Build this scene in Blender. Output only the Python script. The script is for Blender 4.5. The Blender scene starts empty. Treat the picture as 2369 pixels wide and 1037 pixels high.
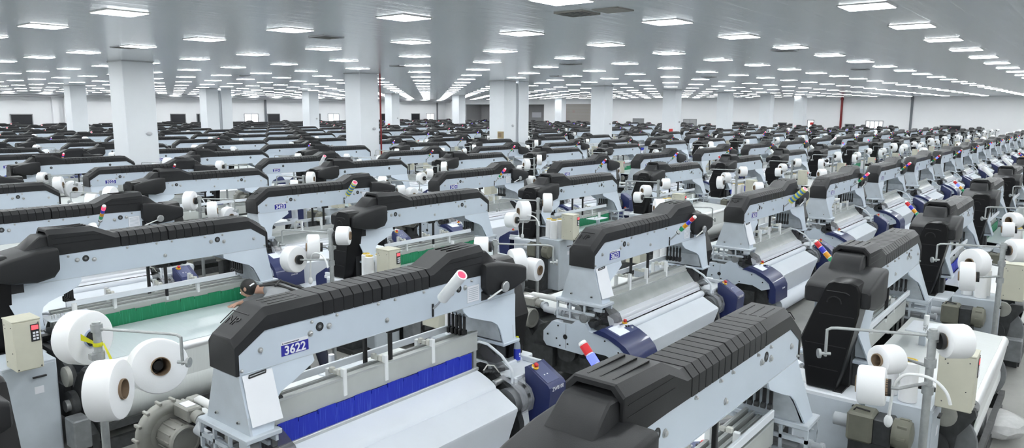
import bpy, bmesh, math, random
from mathutils import Vector, Matrix
random.seed(7)
C = bpy.context.scene.collection
PI = math.pi
S = bpy.context.scene

# ------------------------------------------------------------------ camera
H_CAM, YAW, PITCH, ROLL, F = 3.40, 0.6818, 0.1533, 0.0043, 1700.0
H_CEIL = H_CAM + 1.425
_c, _s = math.cos(YAW), math.sin(YAW)
fwd0 = Vector((_c, _s, 0)); right0 = Vector((_s, -_c, 0)); up0 = Vector((0, 0, 1))
fwd = fwd0 * math.cos(PITCH) - up0 * math.sin(PITCH)
upv = up0 * math.cos(PITCH) + fwd0 * math.sin(PITCH)
cr, sr = math.cos(ROLL), math.sin(ROLL)
R_ = right0 * cr + upv * sr
U_ = upv * cr - right0 * sr
cam_d = bpy.data.cameras.new('camera')
cam = bpy.data.objects.new('camera', cam_d); C.objects.link(cam)
cam_d.sensor_width = 36.0; cam_d.lens = F * 36.0 / 2369.0
cam_d.shift_x = 12.5 / 2369.0; cam_d.shift_y = -1.5 / 2369.0
cam_d.clip_start = 0.05; cam_d.clip_end = 400
M = Matrix((R_, U_, -fwd)).transposed().to_4x4(); M.translation = Vector((0, 0, H_CAM))
cam.matrix_world = M
S.camera = cam

def project(p):
    d = Vector(p) - Vector((0, 0, H_CAM))
    z = d.dot(fwd)
    if z < 0.1: return None
    return (1172 + F * d.dot(R_) / z, 517 - F * d.dot(U_) / z, z)

# ------------------------------------------------------------------ materials
MAT = {}
def mat(name, col, rough=0.5, metal=0.0, emit=None, estr=0.0, noise=0.0, nscale=8.0, bump=0.0, bscale=60.0,
        trans=0.0, alpha=1.0, coat=0.0, stretch=None, spec=0.5):
    m = bpy.data.materials.new(name); m.use_nodes = True
    nt = m.node_tree; b = nt.nodes['Principled BSDF']
    b.inputs['Base Color'].default_value = (*col, 1)
    b.inputs['Roughness'].default_value = rough
    b.inputs['Metallic'].default_value = metal
    b.inputs['Specular IOR Level'].default_value = spec
    if coat: b.inputs['Coat Weight'].default_value = coat
    if trans: b.inputs['Transmission Weight'].default_value = trans
    if alpha < 1: b.inputs['Alpha'].default_value = alpha
    if emit:
        b.inputs['Emission Color'].default_value = (*emit, 1)
        b.inputs['Emission Strength'].default_value = estr
    if noise or bump:
        tc = nt.nodes.new('ShaderNodeTexCoord'); mp = nt.nodes.new('ShaderNodeMapping')
        nt.links.new(tc.outputs['Object'], mp.inputs['Vector'])
        if stretch: mp.inputs['Scale'].default_value = stretch
    if noise:
        n = nt.nodes.new('ShaderNodeTexNoise'); n.inputs['Scale'].default_value = nscale; n.inputs['Detail'].default_value = 5
        nt.links.new(mp.outputs['Vector'], n.inputs['Vector'])
        r = nt.nodes.new('ShaderNodeMapRange')
        r.inputs['From Min'].default_value = 0.3; r.inputs['From Max'].default_value = 0.7
        r.inputs['To Min'].default_value = 1 - noise; r.inputs['To Max'].default_value = 1 + noise
        nt.links.new(n.outputs['Fac'], r.inputs['Value'])
        h = nt.nodes.new('ShaderNodeVectorMath'); h.operation = 'SCALE'
        h.inputs[0].default_value = col
        nt.links.new(r.outputs['Result'], h.inputs['Scale'])
        nt.links.new(h.outputs['Vector'], b.inputs['Base Color'])
    if bump:
        n2 = nt.nodes.new('ShaderNodeTexNoise'); n2.inputs['Scale'].default_value = bscale; n2.inputs['Detail'].default_value = 3
        nt.links.new(mp.outputs['Vector'], n2.inputs['Vector'])
        bu = nt.nodes.new('ShaderNodeBump'); bu.inputs['Strength'].default_value = bump; bu.inputs['Distance'].default_value = 0.01
        nt.links.new(n2.outputs['Fac'], bu.inputs['Height'])
        nt.links.new(bu.outputs['Normal'], b.inputs['Normal'])
    MAT[name] = m
    return m

mat('panel_paint', (0.56, 0.63, 0.71), 0.32, noise=0.03, nscale=3)
mat('frame_paint', (0.50, 0.55, 0.60), 0.42, noise=0.05, nscale=6)
mat('casting_paint', (0.44, 0.48, 0.52), 0.5, noise=0.10, nscale=12, bump=0.15)
mat('white_paint', (0.72, 0.76, 0.80), 0.4, noise=0.03, nscale=5)
mat('black_cover', (0.019, 0.0195, 0.021), 0.46, noise=0.12, nscale=5, bump=0.10, bscale=220, spec=0.30)
mat('black_gloss', (0.006, 0.006, 0.0065), 0.36, bump=0.05, bscale=30, spec=0.28)
mat('black_plastic', (0.010, 0.010, 0.011), 0.45)
mat('dark_iron', (0.055, 0.058, 0.06), 0.5, metal=0.3, noise=0.25, nscale=14)
mat('grey_iron', (0.20, 0.21, 0.22), 0.5, metal=0.2, noise=0.15, nscale=10)
mat('aluminium', (0.60, 0.62, 0.61), 0.42, metal=0.55, noise=0.04, nscale=4)
mat('dull_aluminium', (0.50, 0.52, 0.50), 0.55, metal=0.2, noise=0.05, nscale=4)
mat('chrome', (0.80, 0.81, 0.82), 0.18, metal=1.0)
mat('steel', (0.52, 0.53, 0.53), 0.35, metal=0.8, noise=0.08, nscale=10)
mat('galvanised', (0.40, 0.42, 0.42), 0.45, metal=0.5, noise=0.12, nscale=20)
mat('white_plastic', (0.82, 0.84, 0.84), 0.4)
mat('ivory_plastic', (0.72, 0.72, 0.66), 0.45)
mat('cloth', (0.74, 0.78, 0.83), 0.75, noise=0.03, nscale=2, bump=0.05, bscale=400)
mat('navy_paint', (0.022, 0.032, 0.115), 0.32, coat=0.2)
mat('navy_panel', (0.07, 0.085, 0.19), 0.35)
mat('screen', (0.35, 0.38, 0.42), 0.2, emit=(0.85, 0.92, 1.0), estr=0.38)
mat('red', (0.62, 0.03, 0.03), 0.35)
mat('yellow', (0.75, 0.42, 0.02), 0.4)
mat('signal_blue', (0.03, 0.03, 0.5), 0.3)
mat('signal_orange', (0.75, 0.32, 0.01), 0.3)
mat('signal_green', (0.02, 0.30, 0.12), 0.3)
mat('signal_red', (0.65, 0.02, 0.03), 0.3)
mat('lamp_red', (0.7, 0.02, 0.04), 0.3, emit=(1.0, 0.03, 0.07), estr=1.8)
mat('lamp_blue', (0.04, 0.04, 0.7), 0.3, emit=(0.05, 0.07, 1.0), estr=2.6)
mat('stripe_yellow', (0.62, 0.60, 0.10), 0.55)
mat('stripe_blue', (0.05, 0.20, 0.45), 0.55)
mat('tape_yellow', (0.66, 0.64, 0.02), 0.5)
mat('plate_blue', (0.018, 0.018, 0.30), 0.4)
mat('plate_white', (0.80, 0.81, 0.86), 0.45)
mat('ink', (0.05, 0.05, 0.07), 0.6)
mat('yarn', (0.86, 0.87, 0.88), 0.9, bump=0.12, bscale=260, stretch=(1, 1, 5))
mat('cardboard', (0.24, 0.17, 0.11), 0.8, noise=0.1)
mat('blue_core', (0.35, 0.42, 0.55), 0.5)
mat('beige', (0.58, 0.57, 0.47), 0.45, noise=0.03)
mat('motor_green', (0.17, 0.17, 0.135), 0.5, noise=0.1, nscale=10)
mat('blower_grey', (0.33, 0.33, 0.30), 0.42, metal=0.25, noise=0.1, nscale=9)
mat('pipe_grey', (0.42, 0.45, 0.48), 0.4)
mat('pvc_white', (0.78, 0.79, 0.78), 0.4)
mat('paper', (0.84, 0.86, 0.90), 0.8)
mat('clear_guard', (0.55, 0.57, 0.60), 0.15, alpha=0.30)
mat('smoke_guard', (0.10, 0.10, 0.11), 0.15, alpha=0.55)
mat('display_black', (0.02, 0.02, 0.022), 0.3)
mat('display_red', (0.5, 0.02, 0.02), 0.3, emit=(1.0, 0.08, 0.10), estr=1.2)
mat('bottle_clear', (0.75, 0.85, 0.95), 0.08, alpha=0.42)
mat('bottle_label', (0.02, 0.04, 0.45), 0.35)
mat('cap_yellow', (0.80, 0.78, 0.03), 0.4)
mat('tan_box', (0.36, 0.28, 0.15), 0.6)
mat('cone_yellow', (0.70, 0.52, 0.10), 0.6)
mat('skin', (0.50, 0.30, 0.22), 0.55)
mat('hair', (0.012, 0.011, 0.010), 0.5, bump=0.3, bscale=150)
mat('shirt', (0.30, 0.31, 0.32), 0.85, noise=0.1, nscale=8)
mat('trousers', (0.03, 0.035, 0.06), 0.85)
mat('white_wall', (0.86, 0.87, 0.89), 0.6, noise=0.015, nscale=0.5)
mat('pillar_paint', (0.82, 0.85, 0.88), 0.45, noise=0.02, nscale=1.2)
mat('grey_wall', (0.42, 0.42, 0.43), 0.6, noise=0.03)
mat('duct_grey', (0.52, 0.53, 0.55), 0.5)
mat('dark_pane', (0.018, 0.018, 0.022), 0.25)
mat('bright_pane', (0.9, 0.92, 0.95), 0.3, emit=(0.92, 0.96, 1.0), estr=1.0)
mat('frame_grey', (0.25, 0.26, 0.27), 0.5)
mat('shutter', (0.33, 0.31, 0.29), 0.5, metal=0.3)
mat('pipe_red', (0.22, 0.01, 0.014), 0.4)
mat('pipe_dark', (0.16, 0.17, 0.19), 0.45)
mat('poly_bag', (0.75, 0.76, 0.76), 0.3, alpha=0.55, noise=0.08, nscale=20)
mat('strap_dark', (0.03, 0.03, 0.03), 0.6)
mat('vent_dark', (0.06, 0.065, 0.065), 0.6)
mat('vent_tan', (0.30, 0.29, 0.265), 0.6)
mat('lamp_frame', (0.8, 0.8, 0.8), 0.4)
LAMP = mat('lamp_panel', (0.9, 0.9, 0.9), 0.4, emit=(0.95, 0.985, 1.0), estr=21.0)

def streak_mat(name, col, light):
    m = mat(name, col, 0.55); nt = m.node_tree; b = nt.nodes['Principled BSDF']
    tc = nt.nodes.new('ShaderNodeTexCoord'); mp = nt.nodes.new('ShaderNodeMapping'); mp.inputs['Scale'].default_value = (90, 1, 3.5)
    n = nt.nodes.new('ShaderNodeTexNoise'); n.inputs['Scale'].default_value = 1.0; n.inputs['Detail'].default_value = 2
    r = nt.nodes.new('ShaderNodeMapRange'); r.inputs['From Min'].default_value = 0.56; r.inputs['From Max'].default_value = 0.74
    mx = nt.nodes.new('ShaderNodeMix'); mx.data_type = 'RGBA'
    mx.inputs['A'].default_value = (*col, 1); mx.inputs['B'].default_value = (*light, 1)
    nt.links.new(tc.outputs['Object'], mp.inputs['Vector']); nt.links.new(mp.outputs['Vector'], n.inputs['Vector'])
    nt.links.new(n.outputs['Fac'], r.inputs['Value']); nt.links.new(r.outputs['Result'], mx.inputs['Factor'])
    nt.links.new(mx.outputs['Result'], b.inputs['Base Color'])
streak_mat('brush_blue', (0.006, 0.022, 0.42), (0.06, 0.12, 0.60))
mat('apron', (0.27, 0.29, 0.285), 0.22, noise=0.12, nscale=3)
mat('bright_alu', (0.86, 0.88, 0.92), 0.30, metal=0.35)
mat('satin_steel', (0.74, 0.75, 0.76), 0.38, metal=0.7)
streak_mat('brush_green', (0.006, 0.20, 0.085), (0.03, 0.30, 0.16))
def warp_mat(name, col):
    m = mat(name, col, 0.28); nt = m.node_tree; b = nt.nodes['Principled BSDF']
    tc = nt.nodes.new('ShaderNodeTexCoord'); mp = nt.nodes.new('ShaderNodeMapping'); mp.inputs['Scale'].default_value = (60, 0.8, 0.8)
    n = nt.nodes.new('ShaderNodeTexNoise'); n.inputs['Scale'].default_value = 3.0; n.inputs['Detail'].default_value = 4
    r = nt.nodes.new('ShaderNodeMapRange'); r.inputs['To Min'].default_value = 0.88; r.inputs['To Max'].default_value = 1.1
    h = nt.nodes.new('ShaderNodeVectorMath'); h.operation = 'SCALE'; h.inputs[0].default_value = col
    nt.links.new(tc.outputs['Object'], mp.inputs['Vector']); nt.links.new(mp.outputs['Vector'], n.inputs['Vector'])
    nt.links.new(n.outputs['Fac'], r.inputs['Value']); nt.links.new(r.outputs['Result'], h.inputs['Scale'])
    nt.links.new(h.outputs['Vector'], b.inputs['Base Color'])
    b.inputs['Sheen Weight'].default_value = 0.2
warp_mat('warp_sheet', (0.47, 0.54, 0.55))
warp_mat('warp_white', (0.74, 0.77, 0.76))

def floor_mat():
    m = mat('floor_epoxy', (0.30, 0.30, 0.285), 0.35); nt = m.node_tree; b = nt.nodes['Principled BSDF']
    tc = nt.nodes.new('ShaderNodeTexCoord')
    n = nt.nodes.new('ShaderNodeTexNoise'); n.inputs['Scale'].default_value = 0.8; n.inputs['Detail'].default_value = 8; n.inputs['Roughness'].default_value = 0.7
    cr_ = nt.nodes.new('ShaderNodeValToRGB'); e = cr_.color_ramp.elements
    e[0].position = 0.3; e[0].color = (0.20, 0.20, 0.185, 1); e[1].position = 0.7; e[1].color = (0.34, 0.34, 0.32, 1)
    nt.links.new(tc.outputs['Object'], n.inputs['Vector']); nt.links.new(n.outputs['Fac'], cr_.inputs['Fac'])
    nt.links.new(cr_.outputs['Color'], b.inputs['Base Color'])
    rr = nt.nodes.new('ShaderNodeMapRange'); rr.inputs['To Min'].default_value = 0.25; rr.inputs['To Max'].default_value = 0.5
    nt.links.new(n.outputs['Fac'], rr.inputs['Value']); nt.links.new(rr.outputs['Result'], b.inputs['Roughness'])
floor_mat()
def ceiling_mat():
    m = mat('ceiling_panel', (0.66, 0.69, 0.71), 0.24, metal=0.6); nt = m.node_tree; b = nt.nodes['Principled BSDF']
    tc = nt.nodes.new('ShaderNodeTexCoord')
    mp = nt.nodes.new('ShaderNodeMapping'); mp.inputs['Scale'].default_value = (0.25, 3.3, 1)
    nt.links.new(tc.outputs['Object'], mp.inputs['Vector'])
    n = nt.nodes.new('ShaderNodeTexNoise'); n.inputs['Scale'].default_value = 2.0; n.inputs['Detail'].default_value = 3
    nt.links.new(mp.outputs['Vector'], n.inputs['Vector'])
    w = nt.nodes.new('ShaderNodeTexWave'); w.bands_direction = 'Y'; w.inputs['Scale'].default_value = 0.53; w.wave_profile = 'SAW'
    nt.links.new(tc.outputs['Object'], w.inputs['Vector'])
    pw = nt.nodes.new('ShaderNodeMath'); pw.operation = 'POWER'; pw.inputs[1].default_value = 40.0
    nt.links.new(w.outputs['Fac'], pw.inputs[0])
    sb = nt.nodes.new('ShaderNodeMath'); sb.operation = 'MULTIPLY_ADD'; sb.inputs[1].default_value = -0.5
    nt.links.new(pw.outputs[0], sb.inputs[0]); nt.links.new(n.outputs['Fac'], sb.inputs[2])
    bu = nt.nodes.new('ShaderNodeBump'); bu.inputs['Strength'].default_value = 0.6; bu.inputs['Distance'].default_value = 0.02
    nt.links.new(sb.outputs[0], bu.inputs['Height']); nt.links.new(bu.outputs['Normal'], b.inputs['Normal'])
ceiling_mat()

# ------------------------------------------------------------------ mesh builder
class MB:
    def __init__(s): s.v = []; s.f = []; s.mi = []; s.slots = []
    def slot(s, m):
        if m not in s.slots: s.slots.append(m)
        return s.slots.index(m)
    def add(s, vs, fs, m):
        o = len(s.v); k = s.slot(m)
        s.v += [tuple(p) for p in vs]
        for f in fs: s.f.append(tuple(i + o for i in f)); s.mi.append(k)
    def box(s, x0, x1, y0, y1, z0, z1, m, b=0.0):
        if b <= 0:
            vs = [(x, y, z) for x in (x0, x1) for y in (y0, y1) for z in (z0, z1)]
            s.add(vs, [(0, 1, 3, 2), (4, 6, 7, 5), (0, 4, 5, 1), (2, 3, 7, 6), (0, 2, 6, 4), (1, 5, 7, 3)], m); return s
        c = (x0, x1), (y0, y1), (z0, z1); vs = []; idx = {}
        for i in (0, 1):
            for j in (0, 1):
                for k in (0, 1):
                    p = [c[0][i], c[1][j], c[2][k]]; sg = [1 - 2 * i, 1 - 2 * j, 1 - 2 * k]
                    for a in range(3):
                        q = [p[t] + (0 if t == a else sg[t] * b) for t in range(3)]
                        idx[(i, j, k, a)] = len(vs); vs.append(q)
        fs = []
        for a in range(3):
            o1, o2 = [(1, 2), (0, 2), (0, 1)][a]
            for e in (0, 1):
                ring = []
                for (p, q) in ((0, 0), (1, 0), (1, 1), (0, 1)):
                    t = [0, 0, 0]; t[a] = e; t[o1] = p; t[o2] = q; ring.append(idx[(*t, a)])
                fs.append(tuple(ring))
        for a in range(3):
            o1, o2 = [(1, 2), (0, 2), (0, 1)][a]
            for p in (0, 1):
                for q in (0, 1):
                    t0 = [0, 0, 0]; t0[o1] = p; t0[o2] = q; t1 = list(t0); t1[a] = 1
                    fs.append((idx[(*t0, o1)], idx[(*t1, o1)], idx[(*t1, o2)], idx[(*t0, o2)]))
        for i in (0, 1):
            for j in (0, 1):
                for k in (0, 1): fs.append((idx[(i, j, k, 0)], idx[(i, j, k, 1)], idx[(i, j, k, 2)]))
        s.add(vs, fs, m); return s
    def prism(s, poly, axis, a, b, m):
        def P(p, t):
            return {'x': (t, p[0], p[1]), 'y': (p[0], t, p[1]), 'z': (p[0], p[1], t)}[axis]
        n = len(poly); vs = [P(p, a) for p in poly] + [P(p, b) for p in poly]
        fs = [tuple(range(n)), tuple(range(2 * n - 1, n - 1, -1))] + [(i, (i + 1) % n, n + (i + 1) % n, n + i) for i in range(n)]
        s.add(vs, fs, m); return s
    def loft(s, loops, m, c0=True, c1=True):
        n = len(loops[0]); vs = [p for l in loops for p in l]; fs = []
        for k in range(len(loops) - 1):
            for i in range(n):
                j = (i + 1) % n; fs.append((k * n + i, k * n + j, (k + 1) * n + j, (k + 1) * n + i))
        if c0: fs.append(tuple(range(n)))
        if c1: fs.append(tuple((len(loops) - 1) * n + i for i in range(n - 1, -1, -1)))
        s.add(vs, fs, m); return s
    @staticmethod
    def frame(d):
        d = Vector(d).normalized(); a = Vector((0, 0, 1)) if abs(d.z) < 0.9 else Vector((1, 0, 0))
        u = d.cross(a).normalized(); return d, u, d.cross(u)
    def lathe(s, p0, p1, prof, n, m, c0=True, c1=True):
        p0 = Vector(p0); d, u, w = s.frame(Vector(p1) - p0)
        loops = [[p0 + d * h + (u * math.cos(2 * PI * i / n) + w * math.sin(2 * PI * i / n)) * max(r, 1e-4) for i in range(n)] for (r, h) in prof]
        return s.loft(loops, m, c0, c1)
    def cyl(s, p0, p1, r, m, n=16, r1=None):
        L = (Vector(p1) - Vector(p0)).length
        return s.lathe(p0, p1, [(r, 0), (r if r1 is None else r1, L)], n, m)
    def tube(s, pts, r, m, n=8):
        pts = [Vector(p) for p in pts]; loops = []
        d0, u, w = s.frame(pts[1] - pts[0])
        for i, p in enumerate(pts):
            d = (pts[min(i + 1, len(pts) - 1)] - pts[max(i - 1, 0)]).normalized()
            u = (u - d * u.dot(d)).normalized(); w = d.cross(u)
            loops.append([p + (u * math.cos(2 * PI * k / n) + w * math.sin(2 * PI * k / n)) * r for k in range(n)])
        return s.loft(loops, m)
    def ball(s, c, r, m, n=12, k=8, sc=(1, 1, 1)):
        loops = []
        for j in range(k + 1):
            t = PI * j / k; rr = max(math.sin(t), 1e-3)
            loops.append([(c[0] + sc[0] * r * rr * math.cos(2 * PI * i / n), c[1] + sc[1] * r * rr * math.sin(2 * PI * i / n), c[2] + sc[2] * r * math.cos(t)) for i in range(n)])
        return s.loft(loops, m)
    def text(s, t, size, m, org, ex, ey, depth=0.002, align='LEFT', bold=0.0):
        cu = bpy.data.curves.new('lettering', 'FONT'); cu.body = t; cu.size = size; cu.align_x = align; cu.extrude = depth; cu.offset = bold; cu.resolution_u = 3
        o = bpy.data.objects.new('lettering', cu); C.objects.link(o)
        me = bpy.data.meshes.new_from_object(o.evaluated_get(bpy.context.evaluated_depsgraph_get()))
        bpy.data.objects.remove(o); bpy.data.curves.remove(cu)
        org = Vector(org); ex = Vector(ex).normalized(); ey = Vector(ey).normalized(); ez = ex.cross(ey)
        s.add([org + ex * v.co.x + ey * v.co.y + ez * v.co.z for v in me.vertices], [tuple(p.vertices) for p in me.polygons], m)
        bpy.data.meshes.remove(me); return s
    def mesh(s, name, ang=32):
        me = bpy.data.meshes.new(name); me.from_pydata(s.v, [], s.f)
        for k in s.slots: me.materials.append(MAT[k])
        me.polygons.foreach_set('material_index', s.mi)
        bm = bmesh.new(); bm.from_mesh(me); bmesh.ops.recalc_face_normals(bm, faces=bm.faces); bm.to_mesh(me); bm.free()
        me.polygons.foreach_set('use_smooth', [True] * len(me.polygons))
        me.set_sharp_from_angle(angle=math.radians(ang)); me.update(); return me

def tag(o, label=None, cat=None, group=None, kind=None):
    if label: o['label'] = label
    if cat: o['category'] = cat
    if group: o['group'] = group
    if kind: o['kind'] = kind
    return o
def obj(name, me, parent=None, loc=None, label=None):
    if isinstance(me, MB): me = me.mesh(name)
    o = bpy.data.objects.new(name, me); C.objects.link(o)
    if parent is not None: o.parent = parent
    if loc is not None: o.location = loc
    if label: o['label'] = label
    return o
def empty(name, loc=(0, 0, 0), rz=0.0):
    o = bpy.data.objects.new(name, None); C.objects.link(o); o.location = loc; o.rotation_euler = (0, 0, rz); o.empty_display_size = 0.2
    return o
def struct(name, mb):
    return tag(obj(name, mb), kind='structure')

ORD = ['zeroth', 'first', 'second', 'third', 'fourth', 'fifth', 'sixth', 'seventh', 'eighth', 'ninth', 'tenth', 'eleventh', 'twelfth',
       'thirteenth', 'fourteenth', 'fifteenth', 'sixteenth', 'seventeenth', 'eighteenth', 'nineteenth', 'twentieth']
def ordw(n):
    if n <= 20: return ORD[n]
    if n == 30: return 'thirtieth'
    return ('twenty-' if n < 30 else 'thirty-') + ORD[n % 10]

# ------------------------------------------------------------------ the loom, in its own coordinates
# x runs from the free end to the drive end, y from the cloth side (0) to the warp side, z up from the floor
T = []      # template rows: name, mesh, lod (0 near only, 1 near+mid, 2 all), style filter, parent name, label
def part(name, mb, lod=1, style=None, parent=None, label=None, far=True, key=None):
    T.append(dict(name=name, me=mb.mesh(name), lod=lod, style=style, parent=parent, label=label, far=far, key=key or name))

D = 0.32
# beam
b = MB(); b.prism([(0.0, 1.61), (3.0, 1.61), (3.0, 1.86), (2.55, 1.88), (0.21, 1.88), (0.0, 1.75)], 'y', 0, D, 'panel_paint')
b.box(0.0, 3.0, -0.003, 0.0, 1.604, 1.61, 'frame_paint'); b.box(0.0, 3.0, D, D + 0.003, 1.604, 1.61, 'frame_paint')
part('arch_beam', b, 2)
for sgn, y in ((-1, 0.0), (1, D)):
    for hx in (0.67, 2.19):
        b = MB(); b.cyl((hx, y, 1.80), (hx, y + sgn * 0.002, 1.80), 0.034, 'dark_iron', 18)
        b.lathe((hx, y, 1.80), (hx, y + sgn * 0.01, 1.80), [(0.034, 0), (0.034, 0.004), (0.026, 0.004), (0.026, 0.001)], 18, 'black_plastic', False, False)
        b.cyl((hx, y + sgn * 0.002, 1.80), (hx, y + sgn * 0.006, 1.80), 0.014, 'grey_iron', 6)
        part('bolt_hole', b, 1, parent='arch_beam', far=False)
    for bx, bz, r in ((0.585, 1.765, .02), (0.755, 1.785, .02), (2.105, 1.775, .02), (2.275, 1.795, .02), (1.33, 1.70, .018), (0.17, 1.745, .017),
                      (0.60, 1.85, .011), (0.83, 1.855, .011), (1.24, 1.855, .011), (1.42, 1.855, .011), (1.75, 1.855, .011), (2.36, 1.845, .011), (0.02, 1.635, .011)):
        b = MB(); b.lathe((bx, y, bz), (bx, y + sgn * .02, bz), [(r * 1.25, 0), (r * 1.25, .004), (r * .85, .004), (r * .85, .013), (r * .45, .018)], 10, 'steel', False)
        part('bolt', b, 0, parent='arch_beam', far=False)
b = MB(); b.box(2.30, 2.47, -0.0025, 0, 1.64, 1.80, 'frame_paint'); b.box(2.305, 2.465, -0.0032, -.0025, 1.645, 1.795, 'plate_white')
for k in range(7): b.box(2.32, 2.45, -0.004, -0.0032, 1.66 + .018 * k, 1.668 + .018 * k, 'frame_paint')
part('rating_plate', b, 0, parent='arch_beam', far=False)
b = MB(); b.box(2.50, 2.62, -0.003, 0, 1.625, 1.715, 'display_black'); b.box(2.56, 2.61, -0.004, -.003, 1.685, 1.692, 'plate_white'); b.box(2.56, 2.60, -0.004, -.003, 1.67, 1.676, 'plate_white')
part('notice_plate', b, 0, parent='arch_beam', far=False)

def cov(x, zb, zt, ins=0.0, ch=0.052):
    y0, y1 = -0.006 + ins, D + 0.006 - ins; zt -= ins
    return [(x, y0, zb), (x, y0, zt - ch), (x, y0 + 0.05, zt), (x, y1 - 0.05, zt), (x, y1, zt - ch), (x, y1, zb)]
# end cap with the embossed letters
b = MB()
b.loft([cov(-0.028, 1.61, 1.850), cov(-0.022, 1.605, 1.862), cov(0.001, 1.605, 1.876), cov(0.002, 1.75, 1.877), cov(0.205, 1.878, 2.018), cov(0.235, 1.880, 2.034), cov(0.70, 1.880, 2.036)], 'black_cover')
for k in range(3): 
    yy = 0.09 + 0.07 * k
    b.box(0.30, 0.58, yy - .004, yy + .004, 2.033, 2.0375, 'black_gloss'); b.box(0.575, 0.583, yy, yy + .05, 2.033, 2.0375, 'black_gloss')
part('end_cap', b, 2)
ex = Vector((0, -1, 0)); ey = Vector((0.203, 0, 0.141)).normalized()
b = MB(); b.text('NP', 0.105, 'black_gloss', Vector((0.063, 0.265, 1.9200)), ex, ey, 0.004)
o0 = Vector((0.05, 0.295, 1.9120)); nn = ex.cross(ey)
for (p, q) in (((0, 0), (0.0, 0.125)), ((0, 0.125), (0.20, 0.125)), ((0, 0), (-.0, .05))):
    A = o0 + ex * p[0] + ey * p[1]; B_ = o0 + ex * q[0] + ey * q[1]
    b.tube([A, B_], 0.0035, 'black_gloss', 6)
part('emblem', b, 0, parent='end_cap', far=False, label='embossed letters on the sloping end cap')
# ribbed sections
def ribbed(x0, x1, n):
    b = MB(); L = []; w = (x1 - x0) / n
    for k in range(n):
        a = x0 + k * w
        L += [cov(a + .000, 1.88, 2.030, 0.005), cov(a + .004, 1.877, 2.037), cov(a + w - .007, 1.877, 2.037), cov(a + w - .004, 1.88, 2.030, 0.005)]
    b.loft(L, 'black_cover'); return b
part('ribbed_cover', ribbed(0.706, 1.278, 6), 2)
part('ribbed_cover', ribbed(1.286, 1.815, 6), 2)
b = MB()
b.loft([cov(1.822, 1.88, 2.037), cov(1.87, 1.88, 2.037), cov(2.09, 1.88, 2.138), cov(2.525, 1.87, 2.150), cov(2.535, 1.87, 2.147, .006), cov(2.535, 1.885, 2.140, .022), cov(2.46, 1.885, 2.140, .03)], 'black_cover')
for k in range(3):
    yy = 0.09 + 0.07 * k; b.box(2.13, 2.48, yy - .004, yy + .004, 2.139, 2.150, 'black_gloss')
for zz in (1.99, 2.05): b.box(2.02, 2.50, -0.0085, -0.0055, zz, zz + .004, 'black_gloss'); b.box(2.02, 2.50, D + 0.0055, D + 0.0085, zz, zz + .004, 'black_gloss')
part('raised_cover', b, 2)
# drive cover
def rr(x, y0, y1, z0, z1, r):
    pts = []
    for (cy, cz, a0) in ((y1 - r, z1 - r, 0), (y0 + r, z1 - r, 90), (y0 + r, z0 + r, 180), (y1 - r, z0 + r, 270)):
        for k in range(4): 
            a = math.radians(a0 + 30 * k); pts.append((x, cy + r * math.cos(a), cz + r * math.sin(a)))
    return pts
b = MB()
b.loft([rr(2.492, -.03, .46, 1.76, 1.955, .03), rr(2.505, -.06, .49, 1.74, 1.975, .03), rr(2.56, -.065, .50, 1.675, 1.98, .032), rr(2.72, -.065, .50, 1.645, 1.965, .032), rr(2.92, -.065, .50, 1.665, 1.925, .032),
        rr(3.06, -.065, .495, 1.70, 1.888, .032), rr(3.115, -.06, .49, 1.715, 1.868, .03), rr(3.128, -.045, .475, 1.73, 1.855, .025)], 'black_cover')
def hd(x, y0, y1, z0, z1, t): return [(x, y0, z0), (x, y0 + t, z1 - .012), (x, y0 + t + .012, z1), (x, y1 - t - .012, z1), (x, y1 - t, z1 - .012), (x, y1, z0)]
b.loft([hd(2.44, .005, .315, 1.90, 2.088, .022), hd(2.60, .005, .315, 1.90, 2.086, .024), hd(2.622, .0, .32, 1.90, 2.072, .028), hd(2.75, -.01, .335, 1.88, 1.965, .035), hd(2.77, -.01, .335, 1.88, 1.93, .035)], 'black_cover')
part('drive_cover', b, 2)
b = MB()
pol = [(.12, 1.86), (.15, 1.915), (.20, 1.935), (.34, 1.935), (.39, 1.915), (.415, 1.86), (.415, 1.67), (.32, 1.15), (.27, .945), (.02, .945), (-.035, 1.28), (-.06, 1.38), (-.045, 1.42), (.04, 1.66), (.08, 1.75)]
cx_, cz_ = .18, 1.45
ins = [(cx_ + (p[0] - cx_) * .94, cz_ + (p[1] - cz_) * .985) for p in pol]
b.loft([[(2.93, *p) for p in pol], [(3.155, *p) for p in pol], [(3.17, *p) for p in ins]], 'black_gloss')
for zz, ya, yb in ((1.63, .06, .40), (1.35, -.04, .35), (1.13, -.0, .30)):
    b.box(3.165, 3.175, ya + .03, yb - .02, zz, zz + .006, 'black_plastic')
b.tube([(3.17, .21 + .06 * math.cos(a), 1.74 + .06 * math.sin(a)) for a in [PI * k / 8 for k in range(9)]], .006, 'black_plastic', 6)
b.tube([(3.17, .14, 1.845), (3.17, .30, 1.845), (3.17, .33, 1.83)], .005, 'black_plastic', 6)
part('belt_cover', b, 2)
b = MB(); b.box(2.86, 2.93, .03, .12, .95, 1.72, 'black_gloss', .01); b.box(2.80, 3.0, .10, .34, .95, 1.66, 'black_plastic')
part('belt_guard', b, 1)
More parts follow.
